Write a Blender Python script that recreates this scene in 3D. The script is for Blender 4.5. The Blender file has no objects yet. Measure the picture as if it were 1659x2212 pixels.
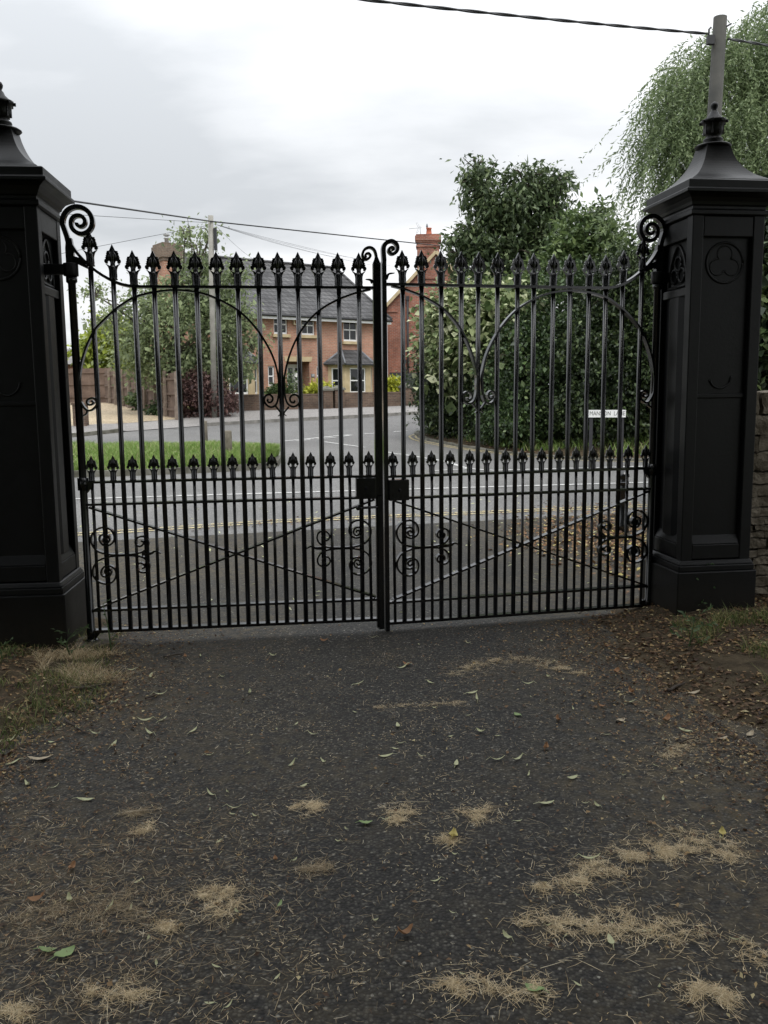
import bpy, bmesh, math, random
import numpy as np
from mathutils import Vector, Matrix, noise
random.seed(7)
SC = bpy.context.scene
COL = SC.collection
R = math.radians

# ------------------------------------------------------------------ camera
F, PITCH, ROLL, EYE = 1900.0, R(7.68), R(0.6), 1.6
c_, s_ = math.cos, math.sin
FW = np.array([0, c_(PITCH), -s_(PITCH)])
RT0 = np.array([1.0, 0, 0]); UP0 = np.array([0, s_(PITCH), c_(PITCH)])
RT = c_(ROLL) * RT0 - s_(ROLL) * UP0
UP = s_(ROLL) * RT0 + c_(ROLL) * UP0
EYEP = np.array([0, 0, EYE])
cam_d = bpy.data.cameras.new("camera"); cam = bpy.data.objects.new("camera", cam_d); COL.objects.link(cam)
cam_d.sensor_fit = 'VERTICAL'; cam_d.sensor_height = 36.0; cam_d.lens = 36.0 * F / 2212
cam_d.clip_start = 0.05; cam_d.clip_end = 3000
M = Matrix.Identity(4)
for i in range(3):
    M[i][0], M[i][1], M[i][2], M[i][3] = RT[i], UP[i], -FW[i], EYEP[i]
cam.matrix_world = M
SC.camera = cam

# ------------------------------------------------------------------ light
SUN_AZ, SUN_EL = R(160), R(58)
W = bpy.data.worlds.new("World"); SC.world = W; W.use_nodes = True
nt = W.node_tree; nt.nodes.clear()
def N(tree, t, **kw):
    n = tree.nodes.new(t)
    for k, v in kw.items():
        if k.startswith('i_'):
            n.inputs[int(k[2:])].default_value = v
        else:
            setattr(n, k, v)
    return n
def Lk(tree, a, ao, b, bi): tree.links.new(a.outputs[ao], b.inputs[bi])
out = N(nt, 'ShaderNodeOutputWorld'); bg = N(nt, 'ShaderNodeBackground'); bg.inputs[1].default_value = 0.1
Lk(nt, bg, 0, out, 0)
sky = N(nt, 'ShaderNodeTexSky', sky_type='NISHITA', sun_disc=False, sun_elevation=SUN_EL, sun_rotation=SUN_AZ)
sky.air_density = 1.5; sky.dust_density = 3.0
tc = N(nt, 'ShaderNodeTexCoord')
sep = N(nt, 'ShaderNodeSeparateXYZ'); Lk(nt, tc, 'Generated', sep, 0)
zz = N(nt, 'ShaderNodeMath', operation='MAXIMUM', i_1=0.0); Lk(nt, sep, 2, zz, 0)
za = N(nt, 'ShaderNodeMath', operation='ADD', i_1=0.22); Lk(nt, zz, 0, za, 0)
dx = N(nt, 'ShaderNodeMath', operation='DIVIDE'); Lk(nt, sep, 0, dx, 0); Lk(nt, za, 0, dx, 1)
dy = N(nt, 'ShaderNodeMath', operation='DIVIDE'); Lk(nt, sep, 1, dy, 0); Lk(nt, za, 0, dy, 1)
cmb = N(nt, 'ShaderNodeCombineXYZ'); Lk(nt, dx, 0, cmb, 0); Lk(nt, dy, 0, cmb, 1)
ns = N(nt, 'ShaderNodeTexNoise'); ns.inputs['Scale'].default_value = 0.95; ns.inputs['Detail'].default_value = 7; ns.inputs['Roughness'].default_value = 0.5
mp = N(nt, 'ShaderNodeMapping'); mp.inputs['Location'].default_value = (3.1, 1.2, 0); mp.inputs['Scale'].default_value = (0.75, 1.25, 1)
Lk(nt, cmb, 0, mp, 0); Lk(nt, mp, 0, ns, 'Vector')
rmp = N(nt, 'ShaderNodeValToRGB'); Lk(nt, ns, 0, rmp, 0)
e = rmp.color_ramp.elements
e[0].position = 0.37; e[0].color = (0.575, 0.60, 0.63, 1)
e[1].position = 0.66; e[1].color = (1.08, 1.09, 1.11, 1)
# the overcast dome brightens towards the zenith
g0 = N(nt, 'ShaderNodeMath', operation='MULTIPLY_ADD', i_1=17.0, i_2=3.5); Lk(nt, zz, 0, g0, 0)
g1 = N(nt, 'ShaderNodeMath', operation='MULTIPLY_ADD', i_2=7.6); Lk(nt, zz, 0, g1, 0); Lk(nt, g0, 0, g1, 1)
sc = N(nt, 'ShaderNodeVectorMath', operation='SCALE'); Lk(nt, rmp, 0, sc, 0); nt.links.new(g1.outputs[0], sc.inputs['Scale'])
mx = N(nt, 'ShaderNodeMix', data_type='RGBA'); mx.inputs[0].default_value = 0.96
nt.links.new(sky.outputs[0], mx.inputs[6]); nt.links.new(sc.outputs[0], mx.inputs[7])
nt.links.new(mx.outputs[2], bg.inputs[0])
sun_d = bpy.data.lights.new("sun", 'SUN'); sun_d.energy = 1.3; sun_d.angle = R(26); sun_d.color = (1.0, 0.96, 0.9)
sun = bpy.data.objects.new("sun", sun_d); COL.objects.link(sun)
sv = Vector((s_(SUN_AZ) * c_(SUN_EL), c_(SUN_AZ) * c_(SUN_EL), s_(SUN_EL)))
sun.rotation_euler = sv.to_track_quat('Z', 'Y').to_euler(); sun.location = (0, 0, 30)
SC.view_settings.view_transform = 'Standard'; SC.view_settings.look = 'None'
SC.view_settings.exposure = 0.40; SC.view_settings.gamma = 1.0

# ------------------------------------------------------------------ terrain and photo-to-world helpers
ZT = [(-400, 0), (0, 0), (14, 0), (22, .1), (27, .3), (32, .6), (36, .8), (40, .95), (44, 1.1), (60, 1.5), (900, 6)]
ZX, ZY = [a for a, b in ZT], [b for a, b in ZT]
def zt(y): return float(np.interp(y, ZX, ZY))
def ray(px, py):
    d = FW * F + RT * (px - 829.5) - UP * (py - 1106); return d / d[1]
def at(px, py, Y): return EYEP + ray(px, py) * Y
def ground(px, py, dz=0.0):
    d = ray(px, py); lo, hi = .5, 400
    for _ in range(50):
        m = (lo + hi) / 2; p = EYEP + d * m
        if p[2] > zt(p[1]) + dz: lo = m
        else: hi = m
    return EYEP + d * lo
def onplane(px, py, P, m):
    d = ray(px, py); t = (P[1] - m * P[0]) / (1 - m * d[0]); return EYEP + d * t

# ------------------------------------------------------------------ object helpers
def tag(o, label=None, cat=None, group=None, kind=None):
    if label: o['label'] = label
    if cat: o['category'] = cat
    if group: o['group'] = group
    if kind: o['kind'] = kind
    return o
def thing(name, label, cat, loc=(0, 0, 0), rotz=0, group=None):
    o = bpy.data.objects.new(name, None); COL.objects.link(o); o.empty_display_size = .2
    o.location = loc; o.rotation_euler = (0, 0, rotz)
    return tag(o, label, cat, group)
def link_mesh(name, me, mat, parent=None, loc=None):
    o = bpy.data.objects.new(name, me); COL.objects.link(o)
    if mat: me.materials.append(mat)
    if parent: o.parent = parent
    if loc is not None: o.location = loc
    return o
def copy_tree(o, parent=None):
    c = o.copy(); COL.objects.link(c)
    if parent: c.parent = parent
    for ch in list(o.children): copy_tree(ch, c)
    return c
def catmull(P, n=6):
    P = [np.array(p, float) for p in P]; out = []
    for i in range(len(P) - 1):
        a = P[i - 1] if i else 2 * P[0] - P[1]
        b, c = P[i], P[i + 1]
        d = P[i + 2] if i + 2 < len(P) else 2 * P[-1] - P[-2]
        for k in range(n):
            t = k / n
            out.append(.5 * (2 * b + (c - a) * t + (2 * a - 5 * b + 4 * c - d) * t * t + (3 * b - a - 3 * c + d) * t ** 3))
    out.append(P[-1]); return out
def resample(P, n):
    P = np.array(P, float); L = np.r_[0, np.cumsum(np.linalg.norm(np.diff(P, axis=0), axis=1))]
    s = np.linspace(0, L[-1], n); return np.stack([np.interp(s, L, P[:, k]) for k in range(P.shape[1])], 1)
class MB:
    def __init__(s): s.v = []; s.f = []; s.s = []
    def add(s, V, Fc, smooth=False):
        b = len(s.v); s.v += [tuple(map(float, p)) for p in V]
        for f in Fc: s.f.append([b + i for i in f]); s.s.append(smooth)
    def box(s, c, size, rot=0.0, tilt=None):
        hx, hy, hz = size[0] / 2, size[1] / 2, size[2] / 2
        V = []
        for z in (-hz, hz):
            for x, y in ((-hx, -hy), (hx, -hy), (hx, hy), (-hx, hy)):
                p = Vector((x, y, z))
                if tilt: p = tilt @ p
                if rot: p = Matrix.Rotation(rot, 3, 'Z') @ p
                V.append((p.x + c[0], p.y + c[1], p.z + c[2]))
        s.add(V, [(3, 2, 1, 0), (4, 5, 6, 7), (0, 1, 5, 4), (1, 2, 6, 5), (2, 3, 7, 6), (3, 0, 4, 7)])
    def b2(s, x0, x1, y0, y1, z0, z1):
        s.box(((x0 + x1) / 2, (y0 + y1) / 2, (z0 + z1) / 2), (abs(x1 - x0), abs(y1 - y0), abs(z1 - z0)))
    def tube(s, P, r, n=8, smooth=True):
        P = [Vector(p) for p in P]; m = len(P)
        rr = r if hasattr(r, '__len__') else [r] * m
        V = []; 
        t0 = (P[1] - P[0]).normalized()
        ref = Vector((0, 0, 1)) if abs(t0.z) < .9 else Vector((1, 0, 0))
        u = t0.cross(ref).normalized()
        for i in range(m):
            t = (P[min(i + 1, m - 1)] - P[max(i - 1, 0)]).normalized()
            u = (u - t * u.dot(t)).normalized(); w = t.cross(u)
            for k in range(n):
                a = 2 * math.pi * k / n
                V.append(P[i] + (u * math.cos(a) + w * math.sin(a)) * rr[i])
        Fc = [(i * n + k, i * n + (k + 1) % n, (i + 1) * n + (k + 1) % n, (i + 1) * n + k) for i in range(m - 1) for k in range(n)]
        s.add(V, Fc, smooth)
        b = len(s.v) - len(V)
        s.f.append([b + k for k in range(n)][::-1]); s.s.append(False)
        s.f.append([b + (m - 1) * n + k for k in range(n)]); s.s.append(False)
    def ribbon(s, path, t, d, y=0.0):
        # flat iron bar bent along a path in the (x, z) plane: half thickness t, half depth d
        P = [np.array(p, float)[:2] for p in path]; m = len(P)
        tt = t if hasattr(t, '__len__') else [t] * m
        V = []
        for i in range(m):
            a = P[min(i + 1, m - 1)] - P[max(i - 1, 0)]; a = a / (np.linalg.norm(a) + 1e-9)
            nx, nz = -a[1], a[0]
            x, z = P[i]; k = tt[i]
            V += [(x + nx * k, y - d, z + nz * k), (x + nx * k, y + d, z + nz * k), (x - nx * k, y + d, z - nz * k), (x - nx * k, y - d, z - nz * k)]
        Fc = [(i * 4 + k, i * 4 + (k + 1) % 4, (i + 1) * 4 + (k + 1) % 4, (i + 1) * 4 + k) for i in range(m - 1) for k in range(4)]
        Fc += [(3, 2, 1, 0), tuple((m - 1) * 4 + k for k in range(4))]
        s.add(V, Fc)
    def prism(s, poly, y0, y1):
        n = len(poly); V = [(x, y0, z) for x, z in poly] + [(x, y1, z) for x, z in poly]
        Fc = [tuple(range(n)), tuple(range(2 * n - 1, n - 1, -1))] + [(i, i + n, (i + 1) % n + n, (i + 1) % n) for i in range(n)]
        s.add(V, Fc)
    def slab(s, poly, z0, z1):
        n = len(poly); V = [(x, y, z0) for x, y in poly] + [(x, y, z1) for x, y in poly]
        s.add(V, [tuple(range(n))[::-1], tuple(range(n, 2 * n))] + [(i, (i + 1) % n, (i + 1) % n + n, i + n) for i in range(n)])
    def lathe(s, prof, n=16, c=(0, 0, 0), smooth=True, a0=0.0):
        V = []
        for r, z in prof:
            for k in range(n):
                a = a0 + 2 * math.pi * k / n
                V.append((c[0] + r * math.cos(a), c[1] + r * math.sin(a), c[2] + z))
        m = len(prof)
        Fc = [(i * n + k, i * n + (k + 1) % n, (i + 1) * n + (k + 1) % n, (i + 1) * n + k) for i in range(m - 1) for k in range(n)]
        s.add(V, Fc, smooth); b = len(s.v) - len(V)
        s.f.append([b + k for k in range(n)][::-1]); s.s.append(False)
        s.f.append([b + (m - 1) * n + k for k in range(n)]); s.s.append(False)
    def build(s, name, mat, parent=None, loc=None, bevel=0.0, fix=True):
        me = bpy.data.meshes.new(name); me.from_pydata(s.v, [], s.f)
        me.polygons.foreach_set('use_smooth', s.s)
        if fix:
            bm = bmesh.new(); bm.from_mesh(me); bmesh.ops.recalc_face_normals(bm, faces=bm.faces); bm.to_mesh(me); bm.free()
        me.update()
        o = link_mesh(name, me, mat, parent, loc)
        if bevel:
            md = o.modifiers.new('bevel', 'BEVEL'); md.width = bevel; md.segments = 2; md.limit_method = 'ANGLE'; md.angle_limit = R(40)
        return o
def strip(name, A, B, n, nc, h, mat, parent=None, rough=0.0):
    """ground sheet between two xy polylines following the terrain; h(t, s) is the height above it"""
    A = resample(A, n); B = resample(B, n); V = []
    for i in range(n):
        for j in range(nc + 1):
            t = j / nc; p = A[i] * (1 - t) + B[i] * t
            z = zt(p[1]) + (h(t, i / (n - 1)) if callable(h) else h)
            if rough: z += rough * noise.fractal(Vector((p[0] * 2.2, p[1] * 2.2, 3.7)), 1.0, 2.0, 4)
            V.append((p[0], p[1], z))
    Fc = [(i * (nc + 1) + j, i * (nc + 1) + j + 1, (i + 1) * (nc + 1) + j + 1, (i + 1) * (nc + 1) + j) for i in range(n - 1) for j in range(nc)]
    me = bpy.data.meshes.new(name); me.from_pydata(V, [], Fc)
    me.polygons.foreach_set('use_smooth', [True] * len(Fc)); me.update()
    o = link_mesh(name, me, mat, parent)
    if parent is None: tag(o, kind='structure')
    # faces up
    if len(me.polygons) and me.polygons[0].normal.z < 0: me.flip_normals()
    return o
def fast_mesh(name, V, Fidx, mat, parent=None, k=3):
    me = bpy.data.meshes.new(name); nv = len(V); nf = len(Fidx)
    me.vertices.add(nv); me.vertices.foreach_set('co', np.ascontiguousarray(V, np.float32).ravel())
    me.loops.add(nf * k); me.loops.foreach_set('vertex_index', np.ascontiguousarray(Fidx, np.int32).ravel())
    me.polygons.add(nf); me.polygons.foreach_set('loop_start', np.arange(0, nf * k, k, dtype=np.int32))
    me.update(calc_edges=True); me.validate()
    return link_mesh(name, me, mat, parent)
def nrm(a): return a / (np.linalg.norm(a, axis=1, keepdims=True) + 1e-9)
def leaf_mesh(name, P, T, Nn, L, Wd, mat, parent=None, fold=.18):
    n = len(P); T = nrm(T); B = nrm(np.cross(Nn, T)); Nn = np.cross(T, B)
    L = np.broadcast_to(L, n)[:, None]; Wd = np.broadcast_to(Wd, n)[:, None]
    mid = P + T * L * .45 + Nn * Wd * fold
    V = np.stack([P, mid + B * Wd * .5, P + T * L, mid - B * Wd * .5], 1).reshape(-1, 3)
    b = np.arange(n)[:, None] * 4
    Fi = np.concatenate([b + np.array([[0, 1, 2]]), b + np.array([[0, 2, 3]])], 1).reshape(-1, 3)
    return fast_mesh(name, V, Fi, mat, parent)
def crown(name, blobs, per, sig, L, mat, parent, seed=1, aspect=.5, droop=.35, up=.8, shell=.5):
    """foliage: clumps of small leaves spread through ellipsoids (x, y, z, rx, ry, rz, clumps)"""
    g = np.random.default_rng(seed); Ps = []; Os = []
    for (x, y, z, rx, ry, rz, nc) in blobs:
        d = nrm(g.normal(size=(nc, 3))); r = g.uniform(shell, 1.06, size=(nc, 1)) ** .8
        # lobed outline
        r = r * (1 + .16 * np.sin(d[:, :1] * 7 + x * 3) * np.cos(d[:, 2:3] * 6 + z * 2))
        cc = np.array([x, y, z]) + d * r * np.array([rx, ry, rz])
        k = g.poisson(per, nc) + 2
        idx = np.repeat(np.arange(nc), k)
        s = sig * g.uniform(.55, 1.5, size=nc)[idx][:, None]
        Ps.append(cc[idx] + g.normal(size=(len(idx), 3)) * s * np.array([1, 1, .62])); Os.append(d[idx])
    P = np.concatenate(Ps); O = np.concatenate(Os); n = len(P)
    T = O * .6 + g.normal(size=(n, 3)) * .8 + np.array([0, 0, -droop])
    Nn = g.normal(size=(n, 3)) * .55 + np.array([0, 0, up]) + O * .3
    sz = L * np.exp(g.normal(size=n) * .32)
    return leaf_mesh(name, P, T, Nn, sz, sz * aspect, mat, parent)
def limbs(m, base, tips, r0, r1, seed=1, fork=.45):
    rd = random.Random(seed); base = Vector(base)
    for t in tips:
        t = Vector(t); mid = base.lerp(t, fork) + Vector((rd.uniform(-.15, .15), rd.uniform(-.15, .15), (t - base).length * .1))
        m.tube(catmull([base, mid, t], 5), list(np.linspace(r0, r1, 11)), 6)
# ------------------------------------------------------------------ materials
def new_mat(name):
    m = bpy.data.materials.new(name); m.use_nodes = True; t = m.node_tree
    return m, t, t.nodes['Principled BSDF'], t.nodes['Material Output']
def ramp(t, src, so, stops):
    r = N(t, 'ShaderNodeValToRGB'); Lk(t, src, so, r, 0); el = r.color_ramp.elements
    while len(el) < len(stops): el.new(.5)
    for e_, (p, c) in zip(el, stops): e_.position = p; e_.color = (*c, 1)
    return r
def mixc(t, fac, a, b, mode='MIX'):
    m = N(t, 'ShaderNodeMix', data_type='RGBA', blend_type=mode)
    for s, i in ((fac, 0), (a, 6), (b, 7)):
        if isinstance(s, (int, float)): m.inputs[i].default_value = s
        elif isinstance(s, tuple): m.inputs[i].default_value = (*s, 1)
        else: t.links.new(s, m.inputs[i])
    return m.outputs[2]
def noise_n(t, vec, scale, detail=4, rough=.55):
    n = N(t, 'ShaderNodeTexNoise'); n.inputs['Scale'].default_value = scale; n.inputs['Detail'].default_value = detail; n.inputs['Roughness'].default_value = rough
    if vec is not None: t.links.new(vec, n.inputs['Vector'])
    return n
def bump(t, bs, src, strength, dist):
    b = N(t, 'ShaderNodeBump'); b.inputs['Strength'].default_value = strength; b.inputs['Distance'].default_value = dist
    t.links.new(src, b.inputs['Height']); t.links.new(b.outputs[0], bs.inputs['Normal']); return b
def obj_co(t): return N(t, 'ShaderNodeTexCoord').outputs['Object']
def pos(t): return N(t, 'ShaderNodeNewGeometry').outputs['Position']
def simple(name, col, rough=.6, col2=None, scale=6.0, spec=.5, bmp=0.0, bscale=40, bdist=.004, rvar=0.0):
    m, t, b, o = new_mat(name); b.inputs['Roughness'].default_value = rough; b.inputs['Specular IOR Level'].default_value = spec
    co = obj_co(t)
    if col2:
        n = noise_n(t, co, scale, 6); r = ramp(t, n, 0, [(.35, col), (.65, col2)]); t.links.new(r.outputs[0], b.inputs['Base Color'])
        if rvar:
            mr = N(t, 'ShaderNodeMapRange'); Lk(t, n, 0, mr, 0); mr.inputs[3].default_value = rough - rvar; mr.inputs[4].default_value = rough + rvar; t.links.new(mr.outputs[0], b.inputs['Roughness'])
    else: b.inputs['Base Color'].default_value = (*col, 1)
    if bmp: bump(t, b, noise_n(t, co, bscale, 5).outputs[0], bmp, bdist)
    return m
def leaf_mat(name, stops, trans=.25, rough=.5, patch=0.0, pscale=.8):
    m, t, b, o = new_mat(name); b.inputs['Roughness'].default_value = rough; b.inputs['Specular IOR Level'].default_value = .35
    gi = N(t, 'ShaderNodeNewGeometry'); src, so = gi, 'Random Per Island'
    if patch:
        n = noise_n(t, gi.outputs['Position'], pscale, 3); a = N(t, 'ShaderNodeMath', operation='MULTIPLY_ADD', i_1=patch, i_2=-patch * .5); Lk(t, n, 0, a, 0)
        s2 = N(t, 'ShaderNodeMath', operation='ADD'); Lk(t, a, 0, s2, 0); Lk(t, gi, 'Random Per Island', s2, 1); src, so = s2, 0
    r = ramp(t, src, so, stops); t.links.new(r.outputs[0], b.inputs['Base Color'])
    tr = N(t, 'ShaderNodeBsdfTranslucent'); t.links.new(r.outputs[0], tr.inputs[0])
    ms = N(t, 'ShaderNodeMixShader'); ms.inputs[0].default_value = trans
    Lk(t, b, 0, ms, 1); Lk(t, tr, 0, ms, 2); Lk(t, ms, 0, o, 0)
    return m
def asphalt(name, dark, light, chips, brown, brown_amt, scale=95, seed=0.0, rough=.78, bs=.6, edge=False):
    m, t, b, o = new_mat(name); p = pos(t)
    v = N(t, 'ShaderNodeTexVoronoi'); v.inputs['Scale'].default_value = scale; t.links.new(p, v.inputs['Vector'])
    sx = N(t, 'ShaderNodeSeparateColor'); Lk(t, v, 'Color', sx, 0)
    r = ramp(t, sx, 0, [(0, dark), (.55, tuple(a * .65 + c * .35 for a, c in zip(dark, light))), (.88, light), (.975, tuple(x * 1.25 for x in light)), (.993, chips)])
    v2 = N(t, 'ShaderNodeTexVoronoi'); v2.inputs['Scale'].default_value = scale * 2.3; t.links.new(p, v2.inputs['Vector'])
    sx2 = N(t, 'ShaderNodeSeparateColor'); Lk(t, v2, 'Color', sx2, 0)
    fine = ramp(t, sx2, 1, [(0, (.62, .62, .62)), (1, (1.3, 1.3, 1.3))])
    c = mixc(t, 1.0, r.outputs[0], fine.outputs[0], 'MULTIPLY')
    if edge:  # bitumen between the chippings, with the shade of the pits painted into the colour
        bd = ramp(t, v, 'Distance', [(.30, (1, 1, 1)), (.62, (.30, .29, .28))]); c = mixc(t, 1.0, c, bd.outputs[0], 'MULTIPLY')
    mp_ = N(t, 'ShaderNodeMapping'); mp_.inputs['Location'].default_value = (seed, seed * 2, 0); t.links.new(p, mp_.inputs[0])
    big = noise_n(t, mp_.outputs[0], .9, 6, .62); br = ramp(t, big, 0, [(.38, (0, 0, 0)), (.68, (1, 1, 1))])
    mid = noise_n(t, mp_.outputs[0], 14, 6, .7); mr = ramp(t, mid, 0, [(.42, (0, 0, 0)), (.62, (1, 1, 1))])
    mm = N(t, 'ShaderNodeMath', operation='MULTIPLY'); Lk(t, br, 0, mm, 0); Lk(t, mr, 0, mm, 1)
    if edge:  # moss and trodden dirt gather towards the edges of the drive, tyre tracks stay clean
        sx3 = N(t, 'ShaderNodeSeparateXYZ'); t.links.new(p, sx3.inputs[0]); ab = N(t, 'ShaderNodeMath', operation='ABSOLUTE'); Lk(t, sx3, 0, ab, 0)
        er = N(t, 'ShaderNodeMapRange'); Lk(t, ab, 0, er, 0); er.inputs[1].default_value = .3; er.inputs[2].default_value = 1.6; er.inputs[3].default_value = -.25; er.inputs[4].default_value = .55
        e2 = N(t, 'ShaderNodeMath', operation='MULTIPLY_ADD'); Lk(t, er, 0, e2, 0); Lk(t, mr, 0, e2, 1); Lk(t, mm, 0, e2, 2); mm = N(t, 'ShaderNodeClamp'); Lk(t, e2, 0, mm, 0)
    m2 = N(t, 'ShaderNodeMath', operation='MULTIPLY', i_1=brown_amt); Lk(t, mm, 0, m2, 0)
    c = mixc(t, m2.outputs[0], c, brown)
    wear = noise_n(t, mp_.outputs[0], .35, 5, .6); wr = ramp(t, wear, 0, [(.3, (.78, .78, .78)), (.7, (1.22, 1.22, 1.22))])
    c = mixc(t, 1.0, c, wr.outputs[0], 'MULTIPLY')
    t.links.new(c, b.inputs['Base Color']); b.inputs['Roughness'].default_value = rough; b.inputs['Specular IOR Level'].default_value = .4
    iv = N(t, 'ShaderNodeMath', operation='SUBTRACT', i_0=1.0); Lk(t, v, 'Distance', iv, 1)
    bump(t, b, iv.outputs[0], bs, .006)
    return m
def brick(name, c1, c2, mortar, axis='xz', bw=.225, bh=.075, rough=.85, stain=.35, bs=.35):
    m, t, b, o = new_mat(name); co = obj_co(t)
    s = N(t, 'ShaderNodeSeparateXYZ'); t.links.new(co, s.inputs[0])
    a = N(t, 'ShaderNodeMath', operation='ADD'); Lk(t, s, 0, a, 0); Lk(t, s, 1, a, 1)
    cb = N(t, 'ShaderNodeCombineXYZ'); Lk(t, a, 0, cb, 0); Lk(t, s, 2, cb, 1)
    bt = N(t, 'ShaderNodeTexBrick'); Lk(t, cb, 0, bt, 'Vector')
    bt.inputs['Color1'].default_value = (*c1, 1); bt.inputs['Color2'].default_value = (*c2, 1); bt.inputs['Mortar'].default_value = (*mortar, 1)
    bt.inputs['Scale'].default_value = 1; bt.inputs['Mortar Size'].default_value = bh * .13; bt.inputs['Brick Width'].default_value = bw; bt.inputs['Row Height'].default_value = bh; bt.inputs['Bias'].default_value = 0
    n = noise_n(t, co, 1.3, 7, .65); r = ramp(t, n, 0, [(.3, (1 - stain,) * 3), (.7, (1 + stain * .6,) * 3)])
    c = mixc(t, 1.0, bt.outputs[0], r.outputs[0], 'MULTIPLY')
    n3 = noise_n(t, co, 22, 3, .6); r3 = ramp(t, n3, 0, [(.3, (.8, .8, .8)), (.7, (1.2, 1.18, 1.15))])
    c = mixc(t, 1.0, c, r3.outputs[0], 'MULTIPLY')
    t.links.new(c, b.inputs['Base Color']); b.inputs['Roughness'].default_value = rough; b.inputs['Specular IOR Level'].default_value = .25
    iv = N(t, 'ShaderNodeMath', operation='SUBTRACT', i_0=1.0); Lk(t, bt, 'Fac', iv, 1); bump(t, b, iv.outputs[0], bs, .008)
    return m
def paint_black(name, rough=.34, seed=0.0, tint=(.010, .0115, .013), spec=.5, bs=.25, splash=False):
    m, t, b, o = new_mat(name); co = obj_co(t); b.inputs['Specular IOR Level'].default_value = spec
    n = noise_n(t, co, 9, 6, .6); r = ramp(t, n, 0, [(.3, tint), (.72, tuple(x * 1.7 for x in tint))]); 
    n2 = noise_n(t, co, 38, 5, .7); sp = ramp(t, n2, 0, [(.70, (0, 0, 0)), (.76, (1, 1, 1))])
    c = mixc(t, sp.outputs[0], r.outputs[0], (.014, .010, .007))
    if splash:  # dried mud splashed up from the ground
        s_z = N(t, 'ShaderNodeSeparateXYZ'); t.links.new(co, s_z.inputs[0]); mz = N(t, 'ShaderNodeMapRange'); Lk(t, s_z, 2, mz, 0); mz.inputs[1].default_value = .0; mz.inputs[2].default_value = .38; mz.inputs[3].default_value = .62; mz.inputs[4].default_value = .0
        n4 = noise_n(t, co, 26, 6, .75); ad = N(t, 'ShaderNodeMath', operation='MULTIPLY'); Lk(t, mz, 0, ad, 0); Lk(t, n4, 0, ad, 1); c = mixc(t, ad.outputs[0], c, (.042, .034, .023))
    t.links.new(c, b.inputs['Base Color'])
    mr = N(t, 'ShaderNodeMapRange'); Lk(t, n, 0, mr, 0); mr.inputs[3].default_value = rough - .06; mr.inputs[4].default_value = rough + .10
    t.links.new(mr.outputs[0], b.inputs['Roughness'])
    bump(t, b, noise_n(t, co, 55, 4, .6).outputs[0], bs, .003)
    return m

MT = {}
MT['gate'] = paint_black('black_gloss_paint', .15, tint=(.0030, .0034, .0037), spec=.65, bs=.08)
MT['pillar'] = paint_black('black_cast_iron_paint', .42, tint=(.0012, .0015, .0018), spec=.26, splash=True)
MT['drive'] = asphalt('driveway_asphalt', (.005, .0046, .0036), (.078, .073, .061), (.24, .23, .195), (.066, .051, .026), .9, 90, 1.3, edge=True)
MT['road'] = asphalt('road_asphalt', (.085, .084, .082), (.165, .163, .160), (.28, .27, .26), (.16, .145, .12), .25, 70, 5.1, .72, .3)
MT['pave'] = asphalt('footway_asphalt', (.16, .15, .145), (.27, .26, .25), (.4, .38, .36), (.2, .18, .15), .3, 60, 9.1, .8, .3)
MT['kerb'] = simple('kerb_concrete', (.13, .125, .115), .85, (.25, .24, .22), 5, bmp=.5, bscale=30)
MT['kerb_old'] = simple('mossy_kerb_stone', (.07, .068, .05), .9, (.17, .165, .14), 4, bmp=.7, bscale=18, bdist=.012)
MT['grass_base'] = simple('verge_turf', (.06, .095, .022), .95, (.10, .12, .04), 3, spec=.1, bmp=.6, bscale=25, bdist=.02)
MT['ground'] = simple('far_ground', (.07, .09, .035), .95, (.10, .11, .05), .3, spec=.1)
MT['soil'] = simple('bare_soil', (.034, .026, .016), .95, (.082, .063, .039), 9, spec=.15, bmp=.9, bscale=35, bdist=.02)
MT['gravel'] = asphalt('gravel', (.26, .20, .13), (.48, .40, .28), (.6, .54, .42), (.30, .25, .15), .4, 26, 2.2, .9, .8)
def worn_paint(name, c1, c2, th):
    m, t, b, o = new_mat(name); b.inputs['Roughness'].default_value = .7; p = pos(t)
    n = noise_n(t, p, 3.0, 5, .7); r = ramp(t, n, 0, [(.35, c1), (.65, c2)]); t.links.new(r.outputs[0], b.inputs['Base Color'])
    n2 = noise_n(t, p, 22, 5, .75); r2 = ramp(t, n2, 0, [(th - .05, (0, 0, 0)), (th + .05, (1, 1, 1))])
    tr = N(t, 'ShaderNodeBsdfTransparent'); ms = N(t, 'ShaderNodeMixShader'); Lk(t, r2, 0, ms, 0); Lk(t, tr, 0, ms, 1); Lk(t, b, 0, ms, 2); Lk(t, ms, 0, o, 0); return m
MT['white_line'] = worn_paint('worn_white_paint', (.40, .40, .39), (.66, .66, .64), .43)
MT['yellow_line'] = worn_paint('worn_yellow_paint', (.40, .33, .16), (.56, .48, .26), .47)
MT['blade'] = leaf_mat('verge_grass_blades', [(0, (.09, .16, .03)), (.5, (.165, .27, .055)), (.8, (.27, .38, .11)), (.93, (.36, .36, .17)), (1, (.50, .46, .30))], .35, .55)
MT['blade_dull'] = leaf_mat('rough_grass_blades', [(0, (.055, .085, .02)), (.45, (.11, .155, .04)), (.75, (.22, .22, .085)), (1, (.36, .29, .14))], .3, .6)
MT['straw'] = leaf_mat('dry_grass_straw', [(0, (.20, .145, .075)), (.3, (.42, .32, .18)), (.7, (.62, .50, .31)), (1, (.78, .68, .48))], .15, .75)
MT['straw_thin'] = leaf_mat('weathered_grass_straw', [(0, (.10, .075, .042)), (.5, (.22, .165, .095)), (.85, (.40, .32, .20)), (1, (.6, .53, .40))], .15, .75)
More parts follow.
